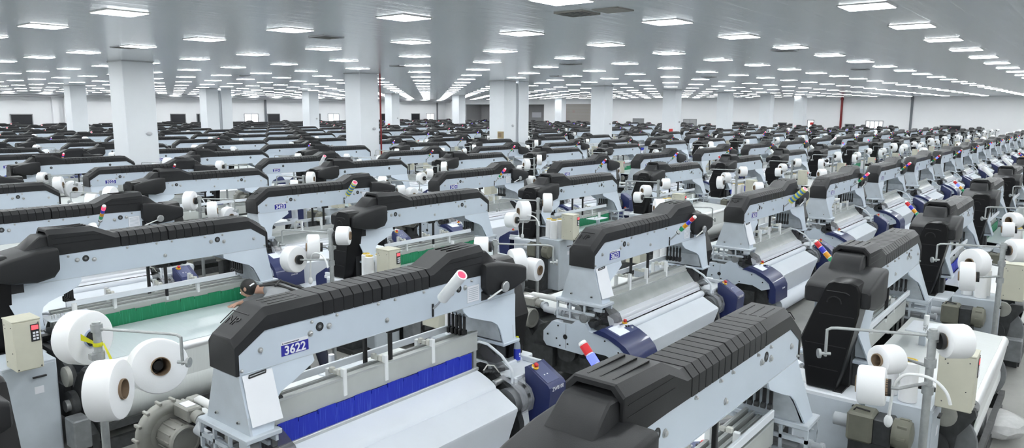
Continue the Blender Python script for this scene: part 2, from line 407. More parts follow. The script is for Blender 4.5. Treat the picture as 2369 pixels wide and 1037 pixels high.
# legs: two plates under the beam, an end plate and a curved web
def leg(px, ends, webx, foot, drive):
    b = MB()
    for sgn in (0, 1):
        def yy(z): return (-.12 * (1.61 - z) / .42) if sgn == 0 else D + .14 * (1.61 - z) / .42
        o = .002 if sgn == 0 else -.002; t = .014 if sgn == 0 else -.014
        n = len(px); vs = [(x, yy(z) + o, z) for x, z in px] + [(x, yy(z) + o + t, z) for x, z in px]
        b.add(vs, [tuple(range(n)), tuple(range(2 * n - 1, n - 1, -1))] + [(i, (i + 1) % n, n + (i + 1) % n, n + i) for i in range(n)], 'panel_paint')
    x0, x1 = ends
    b.loft([[(x0[0], .004, 1.61), (x0[0], D - .004, 1.61), (x0[1], D + .13, 1.20), (x0[1], -.116, 1.20)], [(x1[0], .004, 1.61), (x1[0], D - .004, 1.61), (x1[1], D + .13, 1.20), (x1[1], -.116, 1.20)]], 'frame_paint')
    pts = webx; lp = []
    b.loft([[(x, .01 - .10 * (1.61 - z) / .42, z), (x, D - .01 + .12 * (1.61 - z) / .42, z), (x + .008, D - .01 + .12 * (1.61 - z) / .42, z), (x + .008, .01 - .10 * (1.61 - z) / .42, z)] for x, z in pts], 'casting_paint')
    return b
b = leg([(0, 1.61), (.60, 1.606), (.605, 1.56), (.585, 1.545), (.40, 1.465), (.29, 1.425), (.24, 1.38), (.215, 1.31), (.175, 1.20), (0, 1.20)],
        ((-.004, -.004), (.012, .012)), [(.58, 1.60), (.40, 1.49), (.29, 1.44), (.22, 1.33), (.18, 1.20)], None, False)
for yy in (0.02, .3):
    b.cyl((-.004, yy, 1.27), (-.018, yy, 1.27), .013, 'steel', 8); b.cyl((-.018, yy, 1.27), (-.024, yy, 1.27), .008, 'dark_iron', 8)
part('free_end_leg', b, 2)
b = leg([(2.25, 1.608), (3.0, 1.606), (3.01, 1.59), (2.95, 1.43), (2.87, 1.17), (2.69, 1.185), (2.685, 1.31), (2.66, 1.37), (2.60, 1.41), (2.42, 1.47), (2.30, 1.515), (2.255, 1.565)],
        ((2.93, 2.84), (2.945, 2.855)), [(2.27, 1.60), (2.31, 1.53), (2.60, 1.42), (2.67, 1.37), (2.69, 1.20)], None, True)
part('drive_end_leg', b, 2)
# castings under the legs
b = MB()
b.box(-.06, .22, -.15, .49, 1.165, 1.202, 'frame_paint', .006)
for x in (-.05, .17):
    for y in (.08, .28, .46): b.box(x, x + .022, y, y + .022, .96, 1.168, 'frame_paint')
    b.box(x, x + .022, -.04, .482, 1.055, 1.085, 'frame_paint'); b.box(x, x + .022, .05, .482, .95, .975, 'frame_paint'); b.box(x, x + .022, -.14, -.04, 1.12, 1.168, 'frame_paint')
b.box(-.02, .16, .10, .40, .88, 1.0, 'grey_iron'); b.cyl((.02, .22, 1.08), (.14, .22, 1.08), .05, 'steel', 14)
part('leg_casting', b, 1)
b = MB(); b.box(2.68, 2.93, -.13, .47, 1.155, 1.185, 'panel_paint', .006); b.box(2.74, 2.90, .02, .38, .90, 1.155, 'dark_iron', .01)
part('leg_casting', b, 1)
# side frames
fp = [(-.45, .0), (-.25, .0), (-.1, .25), (.6, .25), (.8, 0), (1.28, 0), (1.28, .22), (1.12, .30), (1.16, .60), (1.29, .80), (1.27, .86), (1.15, .86), (1.02, .76), (.92, .62), (.80, .78), (.55, .90), (-.1, .92), (-.32, .80), (-.42, .5)]
b = MB(); b.prism(fp, 'x', .06, .13, 'dark_iron')
b.cyl((.06, .35, .55), (-.02, .35, .55), .13, 'dark_iron', 20); b.box(-.02, .06, .55, .85, .30, .55, 'dark_iron'); b.box(-.03, .06, -.25, .15, .30, .52, 'dark_iron')
part('side_frame', b, 1)
b = MB(); b.prism(fp, 'x', 2.56, 2.63, 'dark_iron'); b.box(2.63, 2.70, .55, .88, .3, .66, 'dark_iron', .01); b.cyl((2.52, .97, .47), (2.74, .97, .47), .06, 'steel', 18); b.cyl((2.64, .97, .47), (2.70, .97, .47), .14, 'dark_iron', 24); b.lathe((2.70, 1.06, .80), (2.76, 1.06, .80), [(.05, 0), (.10, .01), (.10, .05), (.07, .06)], 20, 'blower_grey'); b.box(2.64, 2.80, 1.10, 1.32, .12, .42, 'grey_iron', .012); part('side_frame', b, 1)
b = MB(); b.box(.13, 2.56, -.2, -.1, .22, .34, 'grey_iron'); b.box(.13, 2.56, .48, .60, .25, .45, 'grey_iron'); b.box(.13, 2.56, 1.26, 1.31, .22, .29, 'dark_iron'); b.box(.13, 2.56, 1.24, 1.30, .0, .12, 'dark_iron')
part('cross_beam', b, 1)
# heald frames
for st, low in (('B', 0.0), ('A', -.085)):
  for k in range(5):
    y = .045 + .048 * k; dz = [0, -.012, -.03, -.02, -.04][k] + low
    b = MB(); b.box(.24, 2.50, y, y + .022, 1.135 + dz, 1.325 + dz, 'dull_aluminium', .004); b.box(.24, 2.50, y - .002, y + .024, 1.308 + dz, 1.325 + dz, 'aluminium')
    b.box(.26, .30, y, y + .02, .85 + dz, 1.14 + dz, 'aluminium'); b.box(2.44, 2.48, y, y + .02, .85 + dz, 1.14 + dz, 'aluminium')
    part('heald_frame', b, 1 if k in (0, 4) else 0, style=st, far=(k == 0), key='heald%d' % k)
    for x in (.92, 1.35, 1.90):
        if k < 4 or x != 1.35:
            b = MB(); b.box(x - .018, x + .018, y - .012, y + .030, (1.17 if k in (0, 4) else 1.325), 1.390 + dz - low * .9, 'white_plastic' if k in (0, 4) else 'ivory_plastic', .004)
            part('frame_clip', b, 0, style=st, parent='heald%d' % k, far=False)
b = MB(); b.box(.45, 2.42, .30, .325, 1.30, 1.36, 'white_paint', .004); part('rear_frame_rail', b, 1)
for x, y in ((1.43, .08), (1.31, .26)):
    b = MB(); b.box(x - .016, x + .016, y - .016, y + .016, 1.20, 1.56, 'black_plastic', .005); b.box(x - .03, x + .10, y - .02, y + .02, 1.555, 1.61, 'black_plastic', .004)
    b.box(x - .012, x + .012, y - .012, y + .012, 1.155, 1.20, 'white_plastic')
    part('lifting_rod', b, 1, far=False)
for k in range(5):
    y = .05 + .048 * k; x = 2.33
    b = MB(); b.box(x - .012, x + .012, y, y + .024, 1.33, 1.50, 'black_plastic', .004); b.tube([(x, y + .012, 1.50), (x - .02, y + .012, 1.61)], .006, 'dark_iron', 6); b.box(x - .025, x + .03, y - .002, y + .028, 1.31, 1.37, 'black_plastic', .006)
    part('heald_hook', b, 0, far=False)
    b = MB(); b.box(.31, .335, y, y + .024, 1.30, 1.48, 'black_plastic', .004); b.cyl((.345, y + .0, 1.33), (.345, y + .03, 1.33), .022, 'dark_iron', 12)
    part('heald_hook', b, 0, far=False)
# brush strip
for st, mt in (('B', 'brush_blue'), ('G', 'brush_green')):
    b = MB()
    for y in (.030, .292):
        n = 12; w = 2.1 / n
        for k in range(n): b.box(.30 + k * w + .004, .30 + (k + 1) * w - .004, y, y + .012, .985, 1.143 - .008 * (k % 2), mt)
        b.box(.30, 2.40, y + .001, y + .011, .975, 1.11, mt)
    part('brush_strip', b, 1, style=st)
b = MB(); b.box(.20, 2.48, .012, .045, .95, .980, 'aluminium', .004); part('reed_rail', b, 1)
# cloth side, style A: grey reed apron and bright breast beam; style B: cloth carried over a rounded ridge
b = MB(); b.loft([[(x, .038, 1.165), (x, -.085, 1.025), (x, -.09, 1.015), (x, .033, 1.155)] for x in (.22, 2.50)], 'apron'); b.box(.22, 2.50, .03, .042, 1.158, 1.178, 'aluminium'); part('reed_apron', b, 1, style='A')
b = MB(); b.prism([(-.085, 1.022), (-.155, .995), (-.165, .975), (-.165, .95), (-.175, .945), (-.185, .915), (-.12, .90), (-.09, .98)], 'x', .18, 2.50, 'bright_alu')
part('breast_beam', b, 1, style='A')
b = MB(); b.cyl((.20, -.215, .865), (2.48, -.215, .865), .045, 'cloth', 20); b.cyl((2.48, -.215, .865), (2.62, -.215, .865), .03, 'grey_iron', 12); b.cyl((.20, -.215, .865), (.12, -.215, .865), .03, 'grey_iron', 12)
part('press_roller', b, 1, style='A')
prof = [(.030, .955), (-.04, .935), (-.12, .905), (-.185, .875), (-.212, .852), (-.222, .825), (-.215, .80)]
b = MB(); b.loft([[(x, y, z) for y, z in prof] + [(x, y + .012, z - .012) for y, z in reversed(prof)] for x in (.18, 2.46)], 'cloth'); part('woven_cloth', b, 1, style='B')
for st, off in (('A', 0), ('B', 0)):
    prof = [(-.235, .84), (-.26, .838), (-.46, .735), (-.49, .715), (-.492, .69), (-.40, .42), (-.37, .28)]
    b = MB(); b.loft([[(x, y, z) for y, z in prof] + [(x, y + .012, z - .012) for y, z in reversed(prof)] for x in (.48, 2.44)], 'cloth'); part('cloth_web', b, 1, style=st)
b = MB(); b.cyl((.50, -.40, .20), (2.42, -.40, .20), .135, 'cloth', 28); b.cyl((.10, -.40, .20), (.50, -.40, .20), .04, 'steel', 12); b.cyl((2.42, -.40, .20), (2.58, -.40, .20), .04, 'steel', 12)
part('cloth_roll', b, 1)
# free end: side cover and screen box
pol = [(.54, .90), (.27, .905), (.215, .95), (.17, .977), (.125, .985), (.08, .965), (.05, .92), (.025, .877), (-.01, .862), (-.06, .862), (-.14, .865), (-.35, .80), (-.49, .70), (-.50, .61), (-.37, .565), (-.22, .63), (.02, .63), (.10, .57), (.62, .585), (.665, .64), (.665, .76)]
b = MB(); b.prism(pol, 'x', -.055, .10, 'panel_paint')
b.box(-.057, -.054, .335, .339, .60, .90, 'grey_iron')
for y, z in ((.45, .86), (.60, .73), (.47, .70), (.31, .66), (.42, .62), (-.20, .80), (-.38, .70), (.0, .66)): b.cyl((-.055, y, z), (-.06, y, z), .011, 'black_plastic', 8)
b.cyl((-.056, .345, .74), (-.06, .345, .74), .03, 'black_plastic', 14)
part('side_cover', b, 1)
pol = [(-.045, .872), (-.12, .915), (-.20, .905), (-.35, .855), (-.48, .785), (-.56, .705), (-.60, .62), (-.61, .40), (-.56, .38), (-.50, .40), (-.51, .62), (-.49, .69), (-.40, .765), (-.25, .835), (-.10, .865)]
b = MB(); b.prism(pol, 'x', -.075, .47, 'navy_paint'); b.prism([(-.12, .80), (-.45, .68), (-.52, .60), (-.50, .42), (-.40, .42), (-.3, .6), (-.12, .7)], 'x', .10, .45, 'navy_paint')
part('screen_box', b, 1)
ey = Vector((0, .15, .055)).normalized()
def slab(b, x0, x1, y0, y1, zoff, m):
    f = lambda y: .905 + (y + .20) / .15 * .05 + zoff if y > -.35 else .855 + (y + .35) / .13 * .07 + zoff
    b.loft([[(x, y1, f(y1)), (x, y0, f(y0)), (x, y0, f(y0) - .006), (x, y1, f(y1) - .006)] for x in (x0, x1)], m)
b = MB(); slab(b, .02, .445, -.345, -.15, .003, 'navy_panel'); part('panel_face', b, 0, parent='screen_box', far=False)
b = MB(); slab(b, .05, .27, -.335, -.175, .006, 'screen'); part('touch_screen', b, 1, parent='screen_box', label='lit pale touch screen')
def estop(x, y, z, nrm):
    n_ = Vector(nrm).normalized(); p = Vector((x, y, z)); b = MB()
    b.lathe(p, p + n_ * .05, [(.034, 0), (.036, .012), (.030, .016)], 16, 'yellow'); b.lathe(p + n_ * .016, p + n_ * .06, [(.012, 0), (.012, .01), (.022, .014), (.023, .026), (.018, .032)], 16, 'red')
    return b
part('stop_button', estop(.39, -.19, .91, (0, -.35, .94)), 0, parent='screen_box', far=False, label='red mushroom stop button on a yellow ring')
b = MB()
for x, y in ((.33, -.25), (.37, -.26), (.39, -.30)): b.cyl((x, y, .885 + (y + .25) * .33), (x, y, .905 + (y + .25) * .33), .012, 'black_plastic' if x < .38 else 'white_plastic', 10)
part('push_button', b, 0, parent='screen_box', far=False)
b = MB(); b.text('ZW8100', .035, 'plate_white', (.20, -.612, .58), (1, 0, 0), (0, .0, 1), .001); part('model_lettering', b, 0, parent='screen_box', far=False)
# drive end: small navy box
b = MB(); b.prism([(-.33, .985), (-.36, 1.0), (-.60, .865), (-.625, .835), (-.63, .79), (-.60, .42), (-.40, .40), (-.34, .80)], 'x', 2.75, 3.01, 'navy_paint')
b.loft([[(x, -.375, .985), (x, -.58, .870), (x, -.585, .878), (x, -.38, .997)] for x in (2.77, 2.955)], 'navy_panel')
part('button_box', b, 1)
part('stop_button', estop(2.81, -.405, .980, (0, -.5, .87)), 0, parent='button_box', far=False, label='red mushroom stop button on a yellow ring')
b = MB(); b.cyl((2.785, -.40, .98), (2.785, -.405, .995), .014, 'white_plastic', 10)
for x, y in ((2.83, -.50), (2.875, -.50)): b.cyl((x, y, .915), (x, y - .006, .928), .008, 'plate_white', 8)
part('push_button', b, 0, parent='button_box', far=False)
b = MB(); b.text('ZW8100', .05, 'plate_white', (2.79, -.628, .80), (1, 0, 0), (0, .06, 1), .001, bold=.0008); part('model_lettering', b, 0, parent='button_box', far=False)
b = MB(); b.cyl((2.50, -.30, .70), (2.74, -.30, .70), .125, 'grey_iron', 24); b.cyl((2.66, -.30, .70), (2.70, -.30, .70), .15, 'dark_iron', 24); b.box(2.52, 2.72, -.25, .20, .55, .78, 'dark_iron', .02)
b.cyl((2.47, -.18, .865), (2.68, -.18, .865), .032, 'steel', 14); b.cyl((2.62, -.30, .70), (2.66, -.30, .70), .14, 'grey_iron', 24)
part('take_up_gear', b, 1)
b = MB(); b.loft([[(x, y, z) for x in (2.60, 2.602)] + [(2.602, y + .004, z), (2.60, y + .004, z)] for y, z in ((-.1, .99), (-.36, .87), (-.44, .74), (-.43, .60))], 'clear_guard') if False else b.loft([[(2.56, y, z), (2.74, y, z), (2.74, y + .003, z - .003), (2.56, y + .003, z - .003)] for y, z in ((-.17, .905), (-.31, .865), (-.42, .80), (-.46, .70), (-.44, .60))], 'clear_guard')
part('clear_guard', b, 0, far=False)
b = MB(); b.box(2.62, 3.10, -.30, .02, .86, .905, 'white_paint', .008); b.box(3.06, 3.10, -.28, .02, .905, .955, 'white_paint', .006); b.box(2.62, 2.66, -.32, -.20, .80, .90, 'white_paint', .006); b.box(2.60, 2.90, -.02, .30, .70, .86, 'dark_iron')
part('drive_shelf', b, 1)
b = MB(); b.tube([(2.50, .09, 1.20), (2.53, .05, 1.21), (2.56, -.03, 1.195), (2.575, -.19, 1.11), (2.59, -.29, 1.00), (2.595, -.30, .97), (2.595, -.30, .86)], .014, 'white_paint', 8)
part('guard_rail', b, 1, far=False)
b = MB(); b.loft([[(2.565, .04, 1.19), (2.568, .04, 1.19), (2.598, -.27, .99), (2.595, -.27, .99)], [(2.565, .10, 1.10), (2.568, .10, 1.10), (2.598, -.10, .92), (2.595, -.10, .92)]], 'smoke_guard')
part('side_guard', b, 0, far=False)
b = MB()
for k in range(5): b.cyl((2.50 + .02 * k, -.02 - .02 * k, .93), (2.56 + .03 * k, -.06 - .02 * k, .94), .018, 'dark_iron', 8)
b.box(2.50, 2.60, .0, .10, .92, .98, 'black_plastic'); b.tube([(2.5, -.03, .95), (2.53, -.05, 1.0), (2.58, -.09, .99), (2.60, -.14, .93)], .007, 'ivory_plastic', 6)
part('weft_cutter', b, 0, far=False)
b = MB(); b.prism([(.18, 1.06), (0.0, 1.145), (-.18, 1.05), (-.22, .96), (-.06, .93), (.12, 1.02)], 'x', .19, .30, 'smoke_guard'); part('splash_guard', b, 1, far=False, label='smoked plastic splash guard')
b = MB(); b.cyl((-.04, .10, 1.01), (.16, .10, 1.01), .050, 'steel', 18); b.lathe((-.04, .10, 1.01), (-.06, .10, 1.01), [(.058, 0), (.058, .012), (.05, .018), (.02, .018)], 18, 'grey_iron'); b.box(.0, .12, -.02, .12, .90, .98, 'dark_iron', .008)
part('pump_head', b, 1, far=False)
# warp side
for st, wm in (('G', 'warp_sheet'), ('W', 'warp_white')):
    b = MB(); b.loft([[(x, .32, .985), (x, 1.24, .925), (x, 1.24, .919), (x, .32, .979)] for x in (.20, 2.48)], wm); part('warp_sheet', b, 2, style=st)
b = MB(); b.cyl((.16, 1.235, .862), (2.52, 1.235, .862), .060, 'satin_steel', 24); part('back_rest_roller', b, 1)
b = MB(); b.loft([[(x, 1.292, .85), (x, 1.250, .55), (x, 1.245, .55), (x, 1.287, .85)] for x in (.22, 2.46)], 'warp_white'); b.cyl((.22, .97, .47), (2.46, .97, .47), .29, 'warp_white', 36); part('warp_beam', b, 1)
for x in (.17, 2.46):
    b = MB(); b.lathe((x, .97, .47), (x + .04, .97, .47), [(.10, 0), (.33, .005), (.34, .012), (.34, .028), (.33, .035), (.10, .04)], 32, 'grey_iron'); part('beam_flange', b, 1, far=False)
# drive housing and motor
b = MB(); b.box(2.70, 3.24, -.06, .50, .12, .94, 'white_paint', .012); b.box(3.238, 3.242, -.04, .48, .16, .90, 'frame_paint'); b.cyl((3.24, .45, .88), (3.248, .45, .88), .016, 'black_plastic', 12); b.box(2.66, 3.30, -.10, .54, .0, .12, 'dark_iron')
b.box(2.98, 3.17, .25, .33, .94, .955, 'black_plastic')
part('drive_housing', b, 2)
# hand lever with disc
b = MB(); b.tube([(2.50, -.085, 1.655), (2.73, -.10, 1.73)], .009, 'white_plastic', 8); b.lathe((2.735, -.08, 1.735), (2.735, -.12, 1.735), [(.03, 0), (.052, .012), (.052, .03), (.045, .036)], 20, 'steel'); b.cyl((2.735, -.06, 1.735), (2.735, -.08, 1.735), .02, 'dark_iron', 10)
part('hand_lever', b, 0, far=False)
# water pipe at the free end
b = MB(); b.tube([(.03, .06, .985), (-.0, .14, .99), (.03, .35, .99), (.05, .56, .99)], .034, 'pipe_grey', 12)
for y in (.40, .45, .53): b.cyl((.04, y, .99), (.04, y + .025, .99), .045, 'pipe_grey', 14)
part('water_pipe', b, 1, far=False)
# signal lamps: one variant per look
def tower(kind):
    P0 = Vector((1.87, -.02, 1.70)); P1 = Vector((1.83, -.36, 2.035)); d = (P1 - P0).normalized(); L = (P1 - P0).length
    at = lambda t: P0 + d * t
    b = MB(); b.box(1.845, 1.865, -.012, 0, 1.615, 1.73, 'black_plastic', .003); b.tube([(1.855, -.01, 1.69), at(.03), at(.12)], .010, 'steel', 8)
    if kind in ('white_red', 'wrap'):
        b.cyl(at(.10), at(.14), .012, 'white_plastic', 16, .05); lens = MB()
        if kind == 'wrap':
            c = MB(); n = 9
            for k in range(n): c.cyl(at(.14 + .34 * k / n), at(.14 + .34 * (k + 1) / n), .05, 'stripe_yellow' if k % 2 == 0 else 'stripe_blue', 18)
        else: c = MB().cyl(at(.14), at(.48), .05, 'white_plastic', 22)
        c.lathe(at(.478), at(.50), [(.05, 0), (.05, .02), (.038, .02), (.038, .004)], 22, 'white_plastic', False, False)
        lens.cyl(at(.478), at(.490), .039, 'lamp_red', 20)
        return b, [('lamp_sleeve', c), ('lamp_lens', lens)]
    cols = {'multi': ['signal_green', 'signal_orange', 'signal_blue', 'signal_red'], 'red_on': ['signal_green', 'signal_orange', 'signal_blue', 'lamp_red'], 'blue_on': ['signal_green', 'signal_orange', 'lamp_blue', 'signal_red']}[kind]
    b.cyl(at(.12), at(.20), .022, 'white_plastic', 14); b.cyl(at(.14), at(.15), .027, 'black_plastic', 14)
    out = []
    for k, c in enumerate(cols):
        q = MB(); q.cyl(at(.20 + .07 * k), at(.262 + .07 * k), .027, c, 16); out.append(('lamp_lens', q)); b.cyl(at(.262 + .07 * k), at(.27 + .07 * k), .024, 'white_plastic', 14)
    b.lathe(at(.48), at(.5), [(.027, 0), (.022, .015)], 14, 'white_plastic')
    return b, out
TOW = {}
for k in ('white_red', 'wrap', 'multi', 'red_on', 'blue_on'):
    b, ch = tower(k); TOW[k] = (b.mesh('signal_lamp'), [(n, c.mesh(n)) for n, c in ch])

# far looms: one joined mesh per look
def joined(name, style, minlod, skip=()):
    bm = bmesh.new(); slots = []
    for r in T:
        if r['style'] and r['style'] not in style: continue
        if r['lod'] < minlod or not r['far']: continue
        n0 = len(bm.faces); bm.from_mesh(r['me']); bm.faces.ensure_lookup_table()
        mp = []
        for m in r['me'].materials:
            if m not in slots: slots.append(m)
            mp.append(slots.index(m))
        for f in bm.faces[n0:]: f.material_index = mp[f.material_index]
    me = bpy.data.meshes.new(name); bm.to_mesh(me); bm.free()
    for m in slots: me.materials.append(m)
    me.set_sharp_from_angle(angle=math.radians(32)); return me
def joined_with(me0, kind):
    bm = bmesh.new(); bm.from_mesh(me0); slots = list(me0.materials)
    for m in [TOW[kind][0]] + [c for _, c in TOW[kind][1]]:
        n0 = len(bm.faces); bm.from_mesh(m); bm.faces.ensure_lookup_table(); mp = []
        for mm in m.materials:
            if mm not in slots: slots.append(mm)
            mp.append(slots.index(mm))
        for f in bm.faces[n0:]: f.material_index = mp[f.material_index]
    me = bpy.data.meshes.new('power_loom'); bm.to_mesh(me); bm.free()
    for m in slots: me.materials.append(m)
    me.set_sharp_from_angle(angle=math.radians(32)); return me
FAR = {}
for st in ('AW', 'AG', 'BW'):
    base = joined('power_loom', st, 1)
    for k in TOW: FAR[(st, k)] = joined_with(base, k)

# ------------------------------------------------------------------ lattice of looms
PX, PY = 4.467, 6.81
XF0, YF0, XB0, YB0 = 2.56, 4.41, 5.36, 1.92
X_MAX, Y_MAX = 80.0, 76.8
X_MIN, Y_MIN = -14.0, -10.0
PIL_X = [1.62, 10.77 - .5, 19.52 - .5, 28.42 - .5, 37.2 - .5, 46.06 - .5, 54.9 - .5, 63.7 - .5, 72.5 - .5]
spots = []
for j in range(-1, 12):
    for i in range(-3, 18):
        for face in ('front', 'back'):
            if face == 'front': loc = (XF0 + PX * i, YF0 + PY * j, 0); rz = 0.0; cxm = loc[0] + 1.5; ys = (loc[1] - .6, loc[1] + 1.2)
            else: loc = (XB0 + PX * i, YB0 + PY * j, 0); rz = PI; cxm = loc[0] - 1.5; ys = (loc[1] - 1.2, loc[1] + .6)
            if ys[1] > Y_MAX - .8 or ys[0] < Y_MIN or cxm + 1.9 > X_MAX - .8 or cxm - 1.9 < X_MIN: continue
            vis = False; near = 1e9
            for xx in (-1.7, 0, 1.7):
                for yy in (ys[0], (ys[0] + ys[1]) / 2, ys[1]):
                    for zz in (.9, 2.15):
                        q = project((cxm + xx, yy, zz))
                        if q and -15 < q[0] < 2384 and -10 < q[1] < 1047: vis = True; near = min(near, q[2])
            if vis: spots.append((near, face, i, j, loc, rz))
spots.sort()
print('looms in view', len(spots))

NEAR_D, MID_D = 17.0, 30.0
CAPTION = {('front', 0, 0): '3622', ('front', 1, 0): '3623', ('front', 2, 0): '3624'}
def number(face, i, j): return '%02d%02d' % (36 - 2 * j, 22 + i)
def loom_label(face, i, j):
    if face == 'front':
        if (j in (0, 1, 2)) and -1 <= i <= 3:
            return 'white loom with black ribbed arch cover, number plate %s toward the camera' % number(face, i, j)
        return 'black-topped white loom facing camera, %s along the %s facing row counted from loom 3622' % (ordw(max(i + 2, 1)), ordw(j + 1))
    if j == 0 and i == 0: return 'nearest loom, seen from its warp side, raised black cover filling bottom centre'
    if j == 1 and i == 0: return 'warp-side loom with green brush strip, back to back with loom 3622'
    return 'black-topped white loom turned away, %s along the %s back-turned row counted from the camera' % (ordw(max(i + 2, 1)), ordw(j + 1))

PLATE = {}
def plate(num):
    if num not in PLATE:
        b = MB(); b.box(.335, .565, -.0025, -.0003, 1.653, 1.733, 'plate_blue'); b.box(.335, .565, -.0025, -.0003, 1.733, 1.757, 'plate_white')
        b.box(.345, .352, -.0032, -.0025, 1.738, 1.750, 'ink')
        for k in range(12): b.box(.362 + .0105 * k, .370 + .0105 * k, -.0032, -.0025, 1.740, 1.748, 'ink')
        d = MB(); d.text(num, .092, 'plate_white', (.450, -.0030, 1.660), (1, 0, 0), (0, 0, 1), .0006, 'CENTER', .0022)
        PLATE[num] = (b.mesh('number_plate'), d.mesh('plate_digits'))
    return PLATE[num]

def style_of(face, i, j):
    if face == 'front':
        if (i, j) == (0, 0): return 'BW'
        if (i, j) in ((1, 0),): return 'AW'
        if (i, j) in ((2, 0), (3, 1), (0, 2)): return 'AG'
        return 'AW' if (i * 7 + j * 3) % 4 else 'AG'
    if (i, j) in ((0, 1), (2, 1)): return 'AG'
    if (i, j) in ((0, 0), (1, 0)): return 'AW'
    if (i * 11 + j * 5) % 9 == 4: return 'BW'
    return 'AW' if (i * 5 + j) % 3 else 'AG'
def tower_of(face, i, j):
    d = {('front', 0, 0): 'white_red', ('front', 1, 0): 'multi', ('front', 2, 0): 'wrap', ('front', 3, 0): 'red_on', ('front', 1, 1): 'wrap', ('front', 0, 1): 'red_on', ('front', 2, 1): 'red_on', ('front', 3, 1): 'blue_on',
         ('front', 4, 0): 'red_on', ('front', 5, 0): 'blue_on', ('front', 2, 2): 'white_red', ('back', 0, 0): 'blue_on', ('back', 1, 0): 'multi', ('back', 2, 0): 'multi'}
    if (face, i, j) in d: return d[(face, i, j)]
    return random.Random(i * 131 + j * 17 + (face == 'back') * 7).choice(['multi', 'multi', 'blue_on', 'red_on', 'multi', 'white_red'])

LOOMS = []
rest = joined  # placeholder name reuse avoided below
del rest
stuff_b = []
for n, (near, face, i, j, loc, rz) in enumerate(spots):
    st = style_of(face, i, j); tw = tower_of(face, i, j)
    if n >= 300: stuff_b.append((st, tw, loc, rz)); continue
    grp = 'looms facing the camera' if face == 'front' else 'looms turned away from the camera'
    if near > MID_D:
        r = obj('power_loom', FAR[(st, tw)], None, loc); r.rotation_euler = (0, 0, rz)
        tag(r, loom_label(face, i, j), 'loom', grp); LOOMS.append((near, face, i, j, loc, rz, r)); continue
    tier = 0 if near < NEAR_D else 1
    r = empty('power_loom', loc, rz); tag(r, loom_label(face, i, j), 'loom', grp)
    made = {}
    for t in T:
        if t['style'] and t['style'] not in st: continue
        if t['lod'] < tier: continue
        pr = made.get(t['parent'], r) if t['parent'] else r
        o = obj(t['name'], t['me'], pr)
        if t['label']: o['label'] = t['label']
        made.setdefault(t['key'], o)
    me, ch = TOW[tw]; to = obj('signal_lamp', me, r)
    for nm, c in ch: obj(nm, c, to)
    if face == 'front' and near < 24:
        pm, dm = plate(number(face, i, j)); po = obj('number_plate', pm, made['arch_beam']); obj('plate_digits', dm, po)
    LOOMS.append((near, face, i, j, loc, rz, r))
if stuff_b:
    bm = bmesh.new(); slots = []
    for st, tw, loc, rz in stuff_b:
        me = FAR[(st, tw)]; n0 = len(bm.faces); v0 = len(bm.verts); bm.from_mesh(me); bm.faces.ensure_lookup_table(); bm.verts.ensure_lookup_table()
        mp = []
        for m in me.materials:
            if m not in slots: slots.append(m)
            mp.append(slots.index(m))
        for f in bm.faces[n0:]: f.material_index = mp[f.material_index]
        bmesh.ops.transform(bm, matrix=Matrix.Translation(loc) @ Matrix.Rotation(rz, 4, 'Z'), verts=bm.verts[v0:])
    me = bpy.data.meshes.new('distant_looms'); bm.to_mesh(me); bm.free()
    for m in slots: me.materials.append(m)
    o = obj('distant_looms', me); tag(o, 'farthest looms massed in front of the far hall walls', 'looms', None, 'stuff')

# ------------------------------------------------------------------ yarn stands, packages, cabinets, cones
def pkg_mesh(r, L, ci=.055, core='cardboard'):
    b = MB(); b.lathe((0, 0, -L / 2), (0, 0, L / 2), [(ci, .004), (r - .02, 0), (r - .006, .006), (r, .022), (r, L - .022), (r - .006, L - .006), (r - .02, L), (ci, L - .004)], 36, 'yarn', False, False)
    c = MB(); c.lathe((0, 0, -L / 2 - .012), (0, 0, L / 2 + .012), [(ci - .006, 0), (ci, .0), (ci, L + .024), (ci - .006, L + .024), (ci - .006, 0)], 24, core, False, False)
    return b.mesh('yarn_package', 40), c.mesh('paper_core', 40)
PK = [pkg_mesh(.122, .17), pkg_mesh(.20, .18, .068), pkg_mesh(.17, .16), pkg_mesh(.136, .18, .06), pkg_mesh(.107, .18, .048), pkg_mesh(.205, .18, .068, 'blue_core')]
PKJ = []
for a, c in PK:
    bm = bmesh.new(); bm.from_mesh(a); n0 = len(bm.faces); bm.from_mesh(c); bm.faces.ensure_lookup_table()
    for f in bm.faces[n0:]: f.material_index = 1
    me = bpy.data.meshes.new('yarn_package'); bm.to_mesh(me); bm.free(); me.materials.append(MAT['yarn']); me.materials.append(MAT['cardboard']); me.set_sharp_from_angle(angle=.7); PKJ.append(me)
def axis_quat(d): return Vector(d).to_track_quat('Z', 'Y').to_euler()
PKN = []   # (distance, mesh index, location, rotation, label)
def to_world(loc, rz, p): return Matrix.Translation(loc) @ Matrix.Rotation(rz, 4, 'Z') @ Vector(p)

